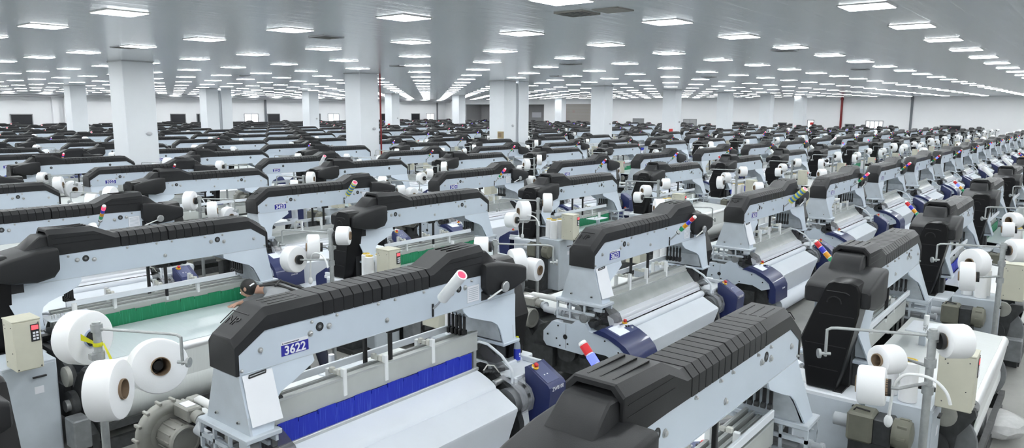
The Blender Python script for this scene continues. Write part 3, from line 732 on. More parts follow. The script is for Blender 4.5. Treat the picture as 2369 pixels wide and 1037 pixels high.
def stand_mesh(spindles):
    P = Vector((-.45, 1.10, 0)); pole = MB()
    pole.cyl((P.x, P.y, 0), (P.x, P.y, 1.88), .028, 'galvanised', 16); pole.cyl((P.x, P.y, 1.81), (P.x, P.y, 1.865), .04, 'galvanised', 16); pole.cyl((P.x, P.y, 1.60), (P.x, P.y, 1.66), .04, 'galvanised', 16); pole.cyl((P.x, P.y, 1.40), (P.x, P.y, 1.46), .04, 'galvanised', 16); pole.box(P.x - .06, P.x, P.y - .03, P.y + .03, 1.61, 1.65, 'galvanised'); pole.box(P.x - .12, P.x + .12, P.y - .12, P.y + .12, 0, .012, 'galvanised')
    pole.lathe((P.x, P.y, 1.878), (P.x, P.y, 1.885), [(.028, 0), (.02, .002), (.02, -.03)], 16, 'dark_iron', False, True)
    arm = MB(); E = Vector((-.15, .47, 1.84)); A = Vector((P.x, P.y, 1.83)); d = (E - A); 
    arm.tube([A, A + d * .9, A + d * .96 + Vector((0, 0, -.004)), E + Vector((0, 0, -.02)), E + Vector((0, 0, -.06)), E + Vector((0, 0, -.22))], .011, 'galvanised', 8)
    disc = MB(); q = E + Vector((.0, 0, -.20)); disc.cyl(q + Vector((.02, -.03, 0)), q + Vector((.03, -.045, 0)), .035, 'galvanised', 16); disc.cyl(q + Vector((-.02, .03, 0)), q + Vector((.03, -.045, 0)), .012, 'galvanised', 8)
    sp = []
    for (p, ax) in spindles:
        s_ = MB(); p = Vector(p); hub = Vector((P.x, P.y, p.z - .02)); n_ = (hub - p).normalized(); e = Vector(ax).normalized()
        if e.dot(n_) < 0: e = -e
        s_.tube([hub, p + e * .16, p + e * .08], .012, 'galvanised', 8); s_.cyl(p + e * .09, p + e * .12, .06, 'black_plastic', 20); s_.cyl(p - e * .02, p + e * .09, .035, 'black_plastic', 14)
        sp.append(s_)
    return pole.mesh('pole'), arm.mesh('guide_arm'), disc.mesh('guide_disc'), [s_.mesh('spindle_arm') for s_ in sp]
GEN = [((-.555, 1.225, 1.79), (-.63, .78, 0)), ((-.36, .84, 1.62), (-.84, .54, -.05)), ((-.08, .81, 1.50), (-.147, .97, .05))]
BIG = [((-.41, 1.47, 1.68), (.35, -.94, .05)), ((-.62, .54, 1.56), (.7, -.71, .05)), ((-.14, .87, 1.52), (-.2, -.95, .2))]
ST_GEN = stand_mesh(GEN); ST_BIG = stand_mesh(BIG)
def joinm(name, mats_meshes):
    bm = bmesh.new(); slots = []
    for me in mats_meshes:
        n0 = len(bm.faces); bm.from_mesh(me); bm.faces.ensure_lookup_table(); mp = []
        for m in me.materials:
            if m not in slots: slots.append(m)
            mp.append(slots.index(m))
        for f in bm.faces[n0:]: f.material_index = mp[f.material_index]
    me = bpy.data.meshes.new(name); bm.to_mesh(me); bm.free()
    for m in slots: me.materials.append(m)
    me.set_sharp_from_angle(angle=.6); return me
ST_FAR = joinm('yarn_stand', [ST_GEN[0], ST_GEN[1], ST_GEN[2]] + ST_GEN[3])

# cabinet with its inverter box
cab = MB(); cab.box(2.80, 3.27, .54, 1.04, .05, 1.01, 'frame_paint', .01); cab.box(2.82, 3.25, .56, 1.02, 0, .05, 'dark_iron')
cab = cab.mesh('control_cabinet')
cbh = MB(); cbh.box(2.90, 3.02, 1.045, 1.07, .86, .875, 'black_plastic', .004); cbh = cbh.mesh('handle')
cbd = MB(); cbd.box(2.815, 3.255, 1.039, 1.046, .08, .98, 'frame_paint', .002); cbd.box(2.93, 3.01, 1.046, 1.048, .70, .77, 'plate_white'); cbd = cbd.mesh('door')
inv = MB(); inv.box(2.99, 3.215, 1.042, 1.30, 1.03, 1.49, 'beige', .008); inv.box(2.985, 3.22, 1.04, 1.302, 1.49, 1.502, 'beige', .003)
for x, z in ((3.01, 1.05), (3.195, 1.05), (3.01, 1.46)): inv.cyl((x, 1.30, z), (x, 1.304, z), .006, 'dark_iron', 8)
for y, z in ((1.09, 1.44), (1.26, 1.44), (1.09, 1.09), (1.25, 1.2), (1.11, 1.41)): inv.cyl((3.215, y, z), (3.219, y, z), .005, 'dark_iron', 8)
inv = inv.mesh('inverter_box')
ind = MB(); ind.box(3.005, 3.075, 1.300, 1.305, 1.29, 1.45, 'display_black'); ind.box(3.012, 3.068, 1.305, 1.307, 1.40, 1.44, 'display_red')
for a in range(2):
    for c_ in range(3): ind.box(3.015 + .026 * a, 3.034 + .026 * a, 1.305, 1.308, 1.305 + .028 * c_, 1.323 + .028 * c_, 'plate_white')
ind = ind.mesh('keypad_display')
CAB_FAR = joinm('control_cabinet', [cab, cbd, inv, ind])
cone = MB(); cone.lathe((0, 0, 0), (0, 0, .36), [(.055, 0), (.070, .004), (.071, .03), (.066, .335), (.05, .35)], 28, 'yarn'); cone = cone.mesh('yarn_cone', 40)
ccap = MB(); ccap.lathe((0, 0, .335), (0, 0, .365), [(.052, .0), (.052, .024), (.040, .024), (.040, .016)], 20, 'cone_yellow'); ccap.cyl((0, 0, .348), (0, 0, .352), .02, 'ink', 12); ccap = ccap.mesh('tube_end')

tray = MB(); tray.box(-.22, .22, -.13, .13, 0, .014, 'white_paint', .004); tray.cyl((-.05, .02, .014), (-.05, .02, .13), .026, 'white_plastic', 14)
tray2 = MB()
for k in range(5): tray2.tube([(.06 + .03 * k, .05 - .02 * (k % 2), .014), (.06 + .03 * k, .05 - .02 * (k % 2), .05), (.075 + .03 * k, .04, .06)], .004, 'steel', 6)
tray = tray.mesh('tool_tray'); tray2 = tray2.mesh('peg')
trs = MB(); trs.box(-.07, -.01, -.03, .03, -.30, 0, 'frame_paint', .004); trs = trs.mesh('bracket')

drv = MB(); mz = .80; mx = 3.40
drv.box(mx - .115, mx + .115, .46, .66, mz - .12, mz + .13, 'motor_green', .02); drv.box(mx - .10, mx + .10, .66, .80, mz - .11, mz + .11, 'dark_iron', .01); drv.cyl((mx, .80, mz), (mx, .83, mz), .12, 'motor_green', 24)
drv.cyl((mx, .34, mz), (mx, .46, mz), .055, 'pipe_grey', 16); drv.box(mx - .14, mx + .14, .40, .90, .0, .06, 'dark_iron'); drv.box(mx - .09, mx + .09, .48, .82, .06, mz - .11, 'dark_iron')
drv.tube([(mx + .05, .50, mz + .13), (mx + .06, .52, mz + .16), (mx + .03, .62, mz + .14)], .008, 'black_plastic', 6)
drv_me = drv.mesh('gear_motor')
dcap = MB(); dcap.lathe((mx, .83, mz), (mx, .95, mz), [(.128, 0), (.130, .03), (.128, .07), (.11, .10), (.05, .115)], 24, 'motor_green')
for k in range(8):
    a = 2 * PI * k / 8; dcap.box(mx + .125 * math.cos(a) - .012, mx + .125 * math.cos(a) + .012, .84, .91, mz + .125 * math.sin(a) - .012, mz + .125 * math.sin(a) + .012, 'motor_green', .003)
dcap = dcap.mesh('fan_cowl')

blw = MB(); bc = Vector((.06, 1.22, .84)); ring = []
for k in range(29):
    a = 2 * PI * k / 28; ring.append(bc + Vector((.19 * math.cos(a), 0, .19 * math.sin(a))))
blw.tube(ring, .062, 'blower_grey', 14)
for k in range(14):
    a = 2 * PI * k / 14; q = bc + Vector((.252 * math.cos(a), 0, .252 * math.sin(a))); blw.box(q.x - .012, q.x + .012, q.y - .045, q.y + .045, q.z - .012, q.z + .012, 'blower_grey', .004)
blw.cyl(bc + Vector((0, .05, 0)), bc + Vector((0, -.05, 0)), .18, 'blower_grey', 30)
blw.cyl(bc + Vector((0, -.03, 0)), bc + Vector((0, -.27, 0)), .112, 'blower_grey', 30)
for k in range(12):
    a = 2 * PI * k / 12; q = bc + Vector((.116 * math.cos(a), 0, .116 * math.sin(a))); blw.box(q.x - .006, q.x + .006, q.y - .25, q.y - .06, q.z - .006, q.z + .006, 'blower_grey')
blw.box(bc.x + .03, bc.x + .15, bc.y - .30, bc.y - .06, bc.z + .13, bc.z + .24, 'blower_grey', .012); blw.box(bc.x + .05, bc.x + .13, bc.y - .24, bc.y - .12, bc.z + .24, bc.z + .245, 'plate_white')
blw.cyl(bc + Vector((.09, -.30, .18)), bc + Vector((.09, -.38, .17)), .05, 'blower_grey', 16)
blw.box(bc.x - .12, bc.x + .12, bc.y - .10, bc.y + .08, .02, bc.z - .19, 'dark_iron', .01); blw.box(bc.x - .2, bc.x + .2, bc.y - .2, bc.y + .2, 0, .02, 'dark_iron')
blw = blw.mesh('suction_blower')
bcp = MB(); bcp.lathe(bc + Vector((0, -.27, 0)), bc + Vector((0, -.33, 0)), [(.122, 0), (.124, .03), (.112, .048), (.10, .045), (.096, .03), (.02, .03)], 30, 'blower_grey'); bcp = bcp.mesh('end_cowl')
bpi = MB(); bpi.tube([bc + Vector((.09, -.36, .17)), bc + Vector((.07, -.44, .165)), (.06, .72, .99), (.05, .56, .99)], .038, 'pipe_grey', 14); bpi.cyl(bc + Vector((.08, -.41, .168)), bc + Vector((.075, -.45, .166)), .05, 'pipe_grey', 14)
bpi.tube([bc + Vector((.20, -.02, .16)), bc + Vector((.20, -.16, .24)), (.24, .80, 1.09), (.22, .52, 1.08)], .034, 'pvc_white', 12); bpi.box(bc.x + .15, bc.x + .26, bc.y - .14, bc.y - .02, bc.z + .17, bc.z + .24, 'blower_grey', .01); bpi = bpi.mesh('pipe')
BLW_FAR = joinm('suction_blower', [blw, bcp, bpi])

def side(face): return 'facing' if face == 'front' else 'turned-away'
def where(face, i, j):
    if face == 'front' and j in (0, 1, 2) and -1 <= i <= 3: return 'loom %s' % number(face, i, j)
    if face == 'back' and (i, j) == (0, 0): return 'the nearest loom at bottom centre'
    if face == 'back' and (i, j) == (0, 1): return 'the loom backing on loom 3622'
    return 'loom %s of the %s %s row' % (ordw(max(i + 2, 1)), ordw(j + 1), 'facing' if face == 'front' else 'turned-away')
ncab = 0
for n, (near, face, i, j, loc, rz, root) in enumerate(LOOMS):
    if near > 62: continue
    R = random.Random(n * 13 + 5); w = where(face, i, j)
    big = (face, i, j) == ('front', 0, 0)
    if near < 26:
        stm = ST_BIG if big else ST_GEN
        s_ = empty('yarn_stand', loc, rz); tag(s_, 'galvanised yarn stand with guide arm behind %s' % w, 'yarn stand', 'yarn stands')
        obj('pole', stm[0], s_); a_ = obj('guide_arm', stm[1], s_); obj('guide_disc', stm[2], a_)
        for q in stm[3]: obj('spindle_arm', q, s_)
    else:
        s_ = obj('yarn_stand', ST_FAR, None, loc); s_.rotation_euler = (0, 0, rz); tag(s_, 'galvanised yarn stand with guide arm behind %s' % w, 'yarn stand', 'yarn stands')
    for k, (p, ax) in enumerate(BIG if big else GEN):
        if not big and near > 20 and R.random() < .15: continue
        mi = [5, 1, 1][k] if big else ([0, 4, 3][k] if (face, i, j) == ('back', 0, 0) else R.choice([0, 1, 2, 3, 2]))
        q = to_world(loc, rz, p); d = Matrix.Rotation(rz, 3, 'Z') @ Vector(ax)
        PKN.append((near, mi, q, axis_quat(d), '%s white yarn package behind %s' % (['highest', 'lower', 'lowest'][k], w)))
    # cabinets stand at the drive end on the warp side
    if near < 26:
        c_ = obj('control_cabinet', cab, None, loc); c_.rotation_euler = (0, 0, rz); d_ = obj('door', cbd, c_); obj('handle', cbh, d_); v_ = obj('inverter_box', inv, c_, label='beige inverter box'); obj('keypad_display', ind, v_, label='black keypad with a red display')
    else:
        c_ = obj('control_cabinet', CAB_FAR, None, loc); c_.rotation_euler = (0, 0, rz)
    tag(c_, 'grey cabinet with beige inverter box at %s' % w, 'cabinet', 'control cabinets')
    if near < 26:
        g_ = obj('gear_motor', drv_me, None, loc); g_.rotation_euler = (0, 0, rz); obj('fan_cowl', dcap, g_); tag(g_, 'olive grey gear motor standing by %s' % w, 'motor', 'gear motors')
        if face == 'back': pass
        else:
          b_ = obj('suction_blower', blw, None, loc); b_.rotation_euler = (0, 0, rz); obj('end_cowl', bcp, b_); obj('pipe', bpi, b_); tag(b_, 'grey ring-shaped suction blower behind %s' % w, 'blower', 'suction blowers')
        if (face == 'back' and j <= 1) or R.random() < .3:
            t_ = obj('tool_tray', tray, None, to_world(loc, rz, (2.45, .46, 1.24) if (face, i, j) == ('back', 0, 1) else (1.3, .62, 1.16))); t_.rotation_euler = (0, 0, rz); obj('peg', tray2, t_); obj('bracket', trs, t_)
            tag(t_, 'white tool tray with a spool by %s' % w, 'tray', 'tool trays')
    if near < 40 and (face, i, j) not in (('back', 0, 1),):
        for k in range(3 if near < 26 else 2):
            x, y = [(3.17, .84), (3.0, .86), (3.09, .68)][k]
            if R.random() < (.25 if (face, i, j) not in (('back', 1, 1), ('back', 2, 1), ('back', 2, 0)) else 0): continue
            q = to_world(loc, rz, (x, y, 1.01)); e_ = obj('yarn_cone', cone, None, q); obj('tube_end', ccap, e_)
            tag(e_, '%s white yarn cone on the cabinet of %s' % (['outer', 'inner', 'rear'][k], w), 'yarn cone', 'yarn cones on cabinets')
PKN.sort(key=lambda t: t[0])
for k, (near, mi, q, e, lab) in enumerate(PKN[:300]):
    if near < 22:
        o = obj('yarn_package', PK[mi][0], None, q); o.rotation_euler = e; obj('paper_core', PK[mi][1], o, label='brown cardboard core')
    else: o = obj('yarn_package', PKJ[mi], None, q); o.rotation_euler = e
    tag(o, lab, 'yarn package', 'yarn packages on stands')
if len(PKN) > 300:
    bm = bmesh.new()
    for (near, mi, q, e, lab) in PKN[300:]:
        v0 = len(bm.verts); bm.from_mesh(PKJ[mi]); bm.verts.ensure_lookup_table(); bmesh.ops.transform(bm, matrix=Matrix.Translation(q) @ e.to_matrix().to_4x4(), verts=bm.verts[v0:])
    me = bpy.data.meshes.new('distant_yarn_packages'); bm.to_mesh(me); bm.free(); me.materials.append(MAT['yarn']); me.materials.append(MAT['cardboard'])
    tag(obj('distant_yarn_packages', me), 'white yarn packages dotted among the farthest looms', 'yarn packages', None, 'stuff')

# ------------------------------------------------------------------ hall
def slab_struct(name, x0, x1, y0, y1, z0, z1, m): return struct(name, MB().box(x0, x1, y0, y1, z0, z1, m))
slab_struct('floor', X_MIN, X_MAX, Y_MIN, Y_MAX, -.2, 0, 'floor_epoxy')
slab_struct('ceiling', X_MIN, X_MAX, Y_MIN, Y_MAX, H_CEIL, H_CEIL + .2, 'ceiling_panel')
slab_struct('wall_left', X_MIN, X_MAX, Y_MAX, Y_MAX + .3, 0, H_CEIL, 'white_wall')
slab_struct('wall_back', X_MIN, X_MAX, Y_MIN - .3, Y_MIN, 0, H_CEIL, 'white_wall')
slab_struct('wall_rear', X_MIN - .3, X_MIN, Y_MIN, Y_MAX, 0, H_CEIL, 'white_wall')
w = MB(); w.box(X_MAX, X_MAX + .3, Y_MIN, 51.0, 0, H_CEIL, 'white_wall'); w.box(X_MAX, X_MAX + .3, 72.8, Y_MAX, 0, H_CEIL, 'white_wall'); w.box(X_MAX, X_MAX + .3, 51.0, 72.8, 4.15, H_CEIL, 'white_wall')
w.box(X_MAX, X_MAX + .3, 55.2, 58.6, 0, 4.15, 'white_wall'); w.box(X_MAX, X_MAX + .3, 64.6, 66.0, 0, 4.15, 'white_wall'); struct('wall_right', w); w = MB(); w.box(X_MAX + .3, X_MAX + 4, 51, 72.8, 4.15, 4.35, 'grey_wall')
w.box(X_MAX + 3.6, X_MAX + 4.0, 51, 72.8, 0, 4.15, 'grey_wall'); w.box(X_MAX + .3, X_MAX + 3.6, 72.8, 73.1, 0, 4.15, 'grey_wall'); w.box(X_MAX + .3, X_MAX + 3.6, 50.7, 51.0, 0, 4.15, 'grey_wall'); w.box(X_MAX + .3, X_MAX + 4, 51, 72.8, -.2, 0, 'grey_wall')
struct('wall_recess', w)
w = MB(); 
for k in range(28): w.box(X_MAX - .05, X_MAX, 51.0, 55.2, .15 * k, .15 * k + .135, 'shutter')
struct('door_1', w)
w = MB(); w.box(X_MIN, X_MAX, Y_MAX - 1.1, Y_MAX, 4.45, H_CEIL, 'duct_grey'); w.box(X_MIN, X_MAX, Y_MAX - 1.5, Y_MAX - 1.1, 4.62, H_CEIL, 'duct_grey'); struct('trim_1', w)
w = MB(); w.box(X_MAX - .06, X_MAX, Y_MIN, 51, 0, .15, 'frame_grey'); struct('baseboard_right', w)
w = MB(); w.box(X_MIN, X_MAX, Y_MAX - .06, Y_MAX, 0, .15, 'frame_grey'); struct('baseboard_left', w)
nwin = 1
def window(center, wdt, z0, z1, side_, pane, bars):
    global nwin
    b = MB(); f = .07
    def bx(a0, a1, zz0, zz1, dep, m):
        if side_ == 'L': b.box(a0, a1, Y_MAX - dep, Y_MAX + .01, zz0, zz1, m)
        else: b.box(X_MAX - dep, X_MAX + .01, a0, a1, zz0, zz1, m)
    a0, a1 = center - wdt / 2, center + wdt / 2
    bx(a0, a1, z0, z1, .02, pane); bx(a0, a1, z0, z0 + f, .06, 'frame_grey'); bx(a0, a1, z1 - f, z1, .06, 'frame_grey'); bx(a0, a0 + f, z0, z1, .06, 'frame_grey'); bx(a1 - f, a1, z0, z1, .06, 'frame_grey')
    for k in range(1, bars + 1): t = a0 + wdt * k / (bars + 1); bx(t - f / 2, t + f / 2, z0, z1, .05, 'frame_grey')
    struct('window_%d' % nwin, b); nwin += 1
for u0, u1, pane, bars in ((22, 75, 'dark_pane', 0), (393, 429, 'dark_pane', 0), (454, 462, 'dark_pane', 0), (564, 597, 'bright_pane', 1), (618, 647, 'dark_pane', 0), (738, 741, 'dark_pane', 0), (758, 784, 'bright_pane', 1), (879, 893, 'dark_pane', 0), (951, 971, 'dark_pane', 0), (986, 1004, 'bright_pane', 1)):
    def rt(u): 
        d = fwd + R_ * ((u - 1172) / F) + U_ * ((517 - 263) / F); return Y_MAX * d.x / d.y
    x0, x1 = rt(u0), rt(u1)
    window((x0 + x1) / 2, abs(x1 - x0), 1.3, 2.85, 'L', pane, bars)
for u0, u1, pane, bars, top in ((1464, 1490, 'frame_grey', 1, 2.45), (1581, 1612, 'grey_wall', 1, 2.45), (1697, 1732, 'dark_pane', 0, 2.2), (1800, 1821, 'dark_pane', 0, 2.2), (1868, 1884, 'bright_pane', 0, 2.5), (1955, 1979, 'dark_pane', 0, 2.15), (2003, 2044, 'bright_pane', 3, 2.5), (2175, 2225, 'dark_pane', 0, 2.15)):  # the bright pane without bars is the white door, given an added glow
    def ry(u):
        d = fwd + R_ * ((u - 1172) / F) + U_ * ((517 - 280) / F); return X_MAX * d.y / d.x
    y0, y1 = ry(u0), ry(u1)
    window((y0 + y1) / 2, abs(y1 - y0), .9, top, 'R', pane, bars)
# pillars
np_ = 0
for row, (yf, xs) in enumerate(((23.12, (11.12, 20.2, 29.2, 38.5, 47.65, 56.75, 65.9, 75.0)), (50.36, (10.9, 19.84, 28.8, 37.6, 46.5, 55.4, 64.3, 73.2)))):
    for k, xr in enumerate(xs):
        np_ += 1; b = MB(); b.box(xr - .95, xr, yf, yf + .95, 0, H_CEIL, 'pillar_paint', .015); b.box(xr - .97, xr + .02, yf - .02, yf + .97, H_CEIL - .03, H_CEIL, 'duct_grey')
        o = obj('support_pillar', b); tag(o, None, None, None, 'structure')
        if k == 2:
            b = MB(); b.box(xr + .22, xr + 1.05, yf, yf + .95, 0, H_CEIL, 'pillar_paint', .015); tag(obj('support_pillar', b), kind='structure')
            b = MB(); b.box(xr + .025, xr + .195, yf + .05, yf + .2, 0, H_CEIL - .1, 'pipe_grey'); tag(obj('joint_cover', b), 'grey expansion joint cover between the twin pillars of the %s pillar row' % ('nearer' if row == 0 else 'farther'), 'joint cover')
        if row == 0 and k < 5 or row == 1 and k in (3, 4):
            b = MB(); q = (xr - .28, yf - .03, 2.62)
            b.ball(q, .09, 'duct_grey', 14, 8, (1.0, .5, .65)); b.box(xr - .33, xr - .23, yf - .02, yf, 2.58, 2.66, 'duct_grey')
            o = obj('sensor', b); tag(o, 'small grey sensor on the %s pillar of the %s pillar row' % (ordw(k + 1), 'nearer' if row == 0 else 'farther'), 'sensor', 'pillar sensors')
b = MB(); b.cyl((20.25, 23.07, 0), (20.25, 23.07, H_CEIL), .035, 'pipe_red', 12); tag(obj('fire_pipe', b), 'dark red riser pipe on the edge of the second near pillar', 'pipe')
def ray_pt(u, v, axis, val):
    d = fwd + R_ * ((u - 1172) / F) + U_ * ((517 - v) / F); o_ = Vector((0, 0, H_CAM)); t = (val - o_[axis]) / d[axis]; return o_ + d * t
for u, m, lab in ((1948, 'pipe_red', 'dark red riser pipe on the white right-hand wall'), (2110, 'pipe_dark', 'dark grey riser pipe on the white right-hand wall')):
    y = ray_pt(u, 250, 0, X_MAX).y; b = MB(); b.cyl((X_MAX - .12, y, 0), (X_MAX - .12, y, H_CEIL), .11, m, 12); b.box(X_MAX - .3, X_MAX - .01, y - .12, y + .12, H_CEIL - .3, H_CEIL - .1, m); tag(obj('riser_pipe', b), lab, 'pipe')
for k, u in enumerate((125, 152, 613, 803, 1010)):
    x = ray_pt(u, 250, 1, Y_MAX).x; b = MB()
    if u in (613, 803, 1010): b.cyl((x, Y_MAX - .14, 0), (x, Y_MAX - .14, 4.5), .12, 'pipe_dark', 10); tag(obj('drain_pipe', b), 'grey drain pipe on the left wall, %s from the left' % ordw(k - 1), 'pipe', 'drain pipes')
    else: b.box(x - .25, x + .25, Y_MAX - .35, Y_MAX, 0, 4.45, 'white_wall'); o = obj('wall_pier', b); tag(o, kind='structure')
for (u, v, axis, val, lab) in ((1552, 305, 1, 23.09, 'fifth near pillar'), (900, 289, 1, 50.33, 'fifth far pillar'), (1327, 259, 0, X_MAX - .02, 'right wall beside the shutter'), (1878, 286, 0, X_MAX - .03, 'right wall near the white door')):
    p = ray_pt(u, v, axis, val); b = MB(); s_ = .25 if u > 1500 and axis == 1 else .13
    if axis == 1: b.box(p.x - s_, p.x + s_, val - .005, val + .03, p.z - s_ * .8, p.z + s_ * .8, 'red')
    else: b.box(val - .005, val + .02, p.y - s_ * 1.4, p.y + s_ * 1.4, p.z - s_, p.z + s_, 'red')
    tag(obj('fire_sign', b), 'small red fire notice on the %s' % lab, 'sign', 'fire notices')
p = ray_pt(1160, 312, 0, 28.25); b = MB(); b.box(28.13, 28.25, p.y - .16, p.y + .16, p.z - .18, p.z + .16, 'tan_box', .01); b.box(28.12, 28.13, p.y - .1, p.y + .1, p.z - .1, p.z + .1, 'cardboard'); tag(obj('pillar_box', b), 'brown box fixed to the near twin pillar', 'box')
# ladder by the right wall opening
p = ray_pt(1283, 270, 0, X_MAX - 1.2); b = MB()
for dy in (-.22, .22): b.tube([(p.x, p.y + dy, 0), (p.x + .45, p.y + dy * .7, 3.6)], .035, 'white_paint', 6)
ld = tag(empty('step_ladder', (0, 0, 0)), 'white step ladder standing in the right wall opening', 'ladder'); obj('rail', b, ld); b = MB()
for k in range(9): t = .35 + .38 * k; b.box(p.x + .45 * t / 3.6 - .03, p.x + .45 * t / 3.6 + .03, p.y - .2, p.y + .2, t, t + .03, 'white_paint')
obj('rung', b, ld)
p = ray_pt(1242, 266, 0, X_MAX + 3.58); b = MB(); b.box(X_MAX + 3.53, X_MAX + 3.58, p.y - .8, p.y + .8, p.z - .35, p.z + .35, 'plate_white'); tag(obj('notice_board', b), 'white notice on the grey wall of the right-hand recess', 'sign')

# ceiling lamps: 3 m grid
U3 = 1.425
LX0, LY0, LP = 5.7476 * U3, 6.1314 * U3, 2.107 * U3
lamps = []
for a in range(-8, 30):
    for c_ in range(-8, 30):
        x, y = LX0 + LP * a, LY0 + LP * c_
        if not (X_MIN + 1 < x < X_MAX - .8 and Y_MIN + 1 < y < Y_MAX - 1.9): continue
        q = project((x, y, H_CEIL)); vis = bool(q and -40 < q[0] < 2409 and -30 < q[1] < 700)
        lamps.append((0 if vis else 1, q[2] if q else 999, x, y, a, c_))
lamps.sort()
LS = .295
fr = MB(); fr.box(-LS - .02, LS + .02, -LS - .02, LS + .02, -.012, 0, 'lamp_frame'); fr = fr.mesh('ceiling_lamp')
df = MB(); df.box(-LS, LS, -LS, LS, -.016, -.012, 'lamp_panel'); df = df.mesh('diffuser')
both = joinm('ceiling_lamp', [fr, df])
restb = bmesh.new()
for n, (iv, dist, x, y, a, c_) in enumerate(lamps):
    if iv == 0 and n < 300:
        if dist < 22:
            o = obj('ceiling_lamp', fr, None, (x, y, H_CEIL)); obj('diffuser', df, o, label='glowing white diffuser')
        else: o = obj('ceiling_lamp', both, None, (x, y, H_CEIL))
        tag(o, 'lit square ceiling lamp, %s along the %s lamp row from the near side' % (ordw(a + 9), ordw(c_ + 5)), 'ceiling lamp', 'square ceiling lamps')
    else:
        v0 = len(restb.verts); restb.from_mesh(both); restb.verts.ensure_lookup_table(); bmesh.ops.translate(restb, vec=(x, y, H_CEIL), verts=restb.verts[v0:])
me = bpy.data.meshes.new('distant_ceiling_lamps'); restb.to_mesh(me); restb.free(); me.materials.append(MAT['lamp_frame']); me.materials.append(MAT['lamp_panel'])
tag(obj('distant_ceiling_lamps', me), 'farthest square ceiling lamps merging into bright lines', 'ceiling lamps', None, 'stuff')
# air vents in the ceiling
for k, (u, v) in enumerate(((1335, 30), (755, 85), (1815, 116), (925, 152), (1320, 148), (290, 109), (1290, 176), (1640, 178), (1990, 160), (560, 175))):
    p = ray_pt(u, v, 2, H_CEIL); b = MB(); b.box(p.x - .25, p.x + .25, p.y - .25, p.y + .25, H_CEIL - .02, H_CEIL, 'vent_tan' if k == 0 else 'duct_grey'); b.box(p.x - .22, p.x + .22, p.y - .22, p.y + .22, H_CEIL - .024, H_CEIL - .018, 'vent_dark')
    for q in range(5): b.box(p.x - .22, p.x + .22, p.y - .19 + .09 * q, p.y - .18 + .09 * q, H_CEIL - .028, H_CEIL - .022, 'vent_tan')
    tag(obj('air_vent', b), 'dark square air vent, %s nearest in the ceiling' % ordw(k + 1), 'vent', 'ceiling air vents')
p = ray_pt(1418, 23, 2, H_CEIL); b = MB(); b.box(p.x - .22, p.x + .22, p.y - .22, p.y + .22, H_CEIL - .012, H_CEIL, 'vent_tan'); tag(obj('ceiling_plate', b), 'plain tan plate beside the nearest ceiling vent', 'panel')

# ------------------------------------------------------------------ foreground extras
# paper with clip on the front leg of loom 3622 and 3623
for ii in (0, 1, 2):
    x0 = XF0 + PX * ii
    b = MB(); n_ = 8; yf = lambda z: YF0 - .12 * (1.61 - z) / .42 - .006
    zs = [1.60 - .34 * k / n_ for k in range(n_ + 1)]
    b.loft([[(x0 + .015, yf(z) - .004 * math.sin(k), z), (x0 + .245, yf(z) - .006 - .012 * (k / n_) ** 2, z - (.0 if k < n_ else -.0)), (x0 + .245, yf(z) - .008 - .012 * (k / n_) ** 2, z), (x0 + .015, yf(z) - .002 - .004 * math.sin(k), z)] for k, z in enumerate(zs)], 'paper')
    o = obj('job_sheet', b); tag(o, 'white paper sheet clipped to the front leg of loom %s' % number('front', ii, 0), 'paper', 'clipped papers')
    c2 = MB(); c2.tube([(x0 + .06, YF0 - .022, 1.578), (x0 + .06, YF0 - .026, 1.598), (x0 + .19, YF0 - .026, 1.606), (x0 + .19, YF0 - .022, 1.586), (x0 + .06, YF0 - .022, 1.578)], .005, 'black_plastic', 6); obj('clip', c2, o, label='black wire clip')
# drink bottle on the drive shelf of loom 3622
bp = to_world((XF0, YF0, 0), 0, (3.0, -.04, .905)); bt = empty('drink_bottle', bp); bt.scale = (1.12, 1.12, 1.16); tag(bt, 'plastic drink bottle with blue label and yellow cap beside the navy button box', 'bottle')
b = MB(); b.lathe((0, 0, 0), (0, 0, .21), [(.026, 0), (.031, .006), (.031, .13), (.029, .15), (.018, .185), (.012, .195), (.012, .205)], 20, 'bottle_clear'); obj('body', b, bt)
b = MB(); b.lathe((0, 0, .02), (0, 0, .12), [(.0315, 0), (.0315, .10)], 20, 'bottle_label', False, False); b.text('0', .001, 'plate_white', (0, 0, 0), (1, 0, 0), (0, 0, 1)) if False else None
b.box(-.012, .006, -.033, -.0318, .05, .058, 'plate_white'); b.box(-.014, .002, -.033, -.0318, .065, .085, 'plate_white'); obj('label_wrap', b, bt, label='blue paper label')
b = MB(); b.cyl((0, 0, .203), (0, 0, .225), .0145, 'cap_yellow', 16); obj('cap', b, bt, label='yellow screw cap')
# yellow tape on the stand of loom 3622
b = MB(); q = to_world((XF0, YF0, 0), 0, (-.45, 1.10, 0)); b.lathe((q.x, q.y, 1.70), (q.x, q.y, 1.73), [(.031, 0), (.034, .01), (.031, .03)], 16, 'tape_yellow', False, False)
b.loft([[(q.x + .02, q.y - .03, 1.72), (q.x + .035, q.y - .02, 1.72), (q.x + .035, q.y - .022, 1.718)], [(q.x + .05, q.y - .05, 1.60), (q.x + .075, q.y - .03, 1.60), (q.x + .075, q.y - .032, 1.60)], [(q.x + .05, q.y - .05, 1.44), (q.x + .085, q.y - .03, 1.44), (q.x + .085, q.y - .032, 1.44)]], 'tape_yellow')
b.loft([[(q.x - .03, q.y, 1.72), (q.x - .03, q.y, 1.745), (q.x - .03, q.y + .003, 1.745)], [(q.x - .10, q.y + .03, 1.76), (q.x - .10, q.y + .02, 1.81), (q.x - .10, q.y + .023, 1.81)]], 'tape_yellow')
tag(obj('yellow_tape', b), 'yellow tape tied round the yarn stand pole behind loom 3622', 'tape')
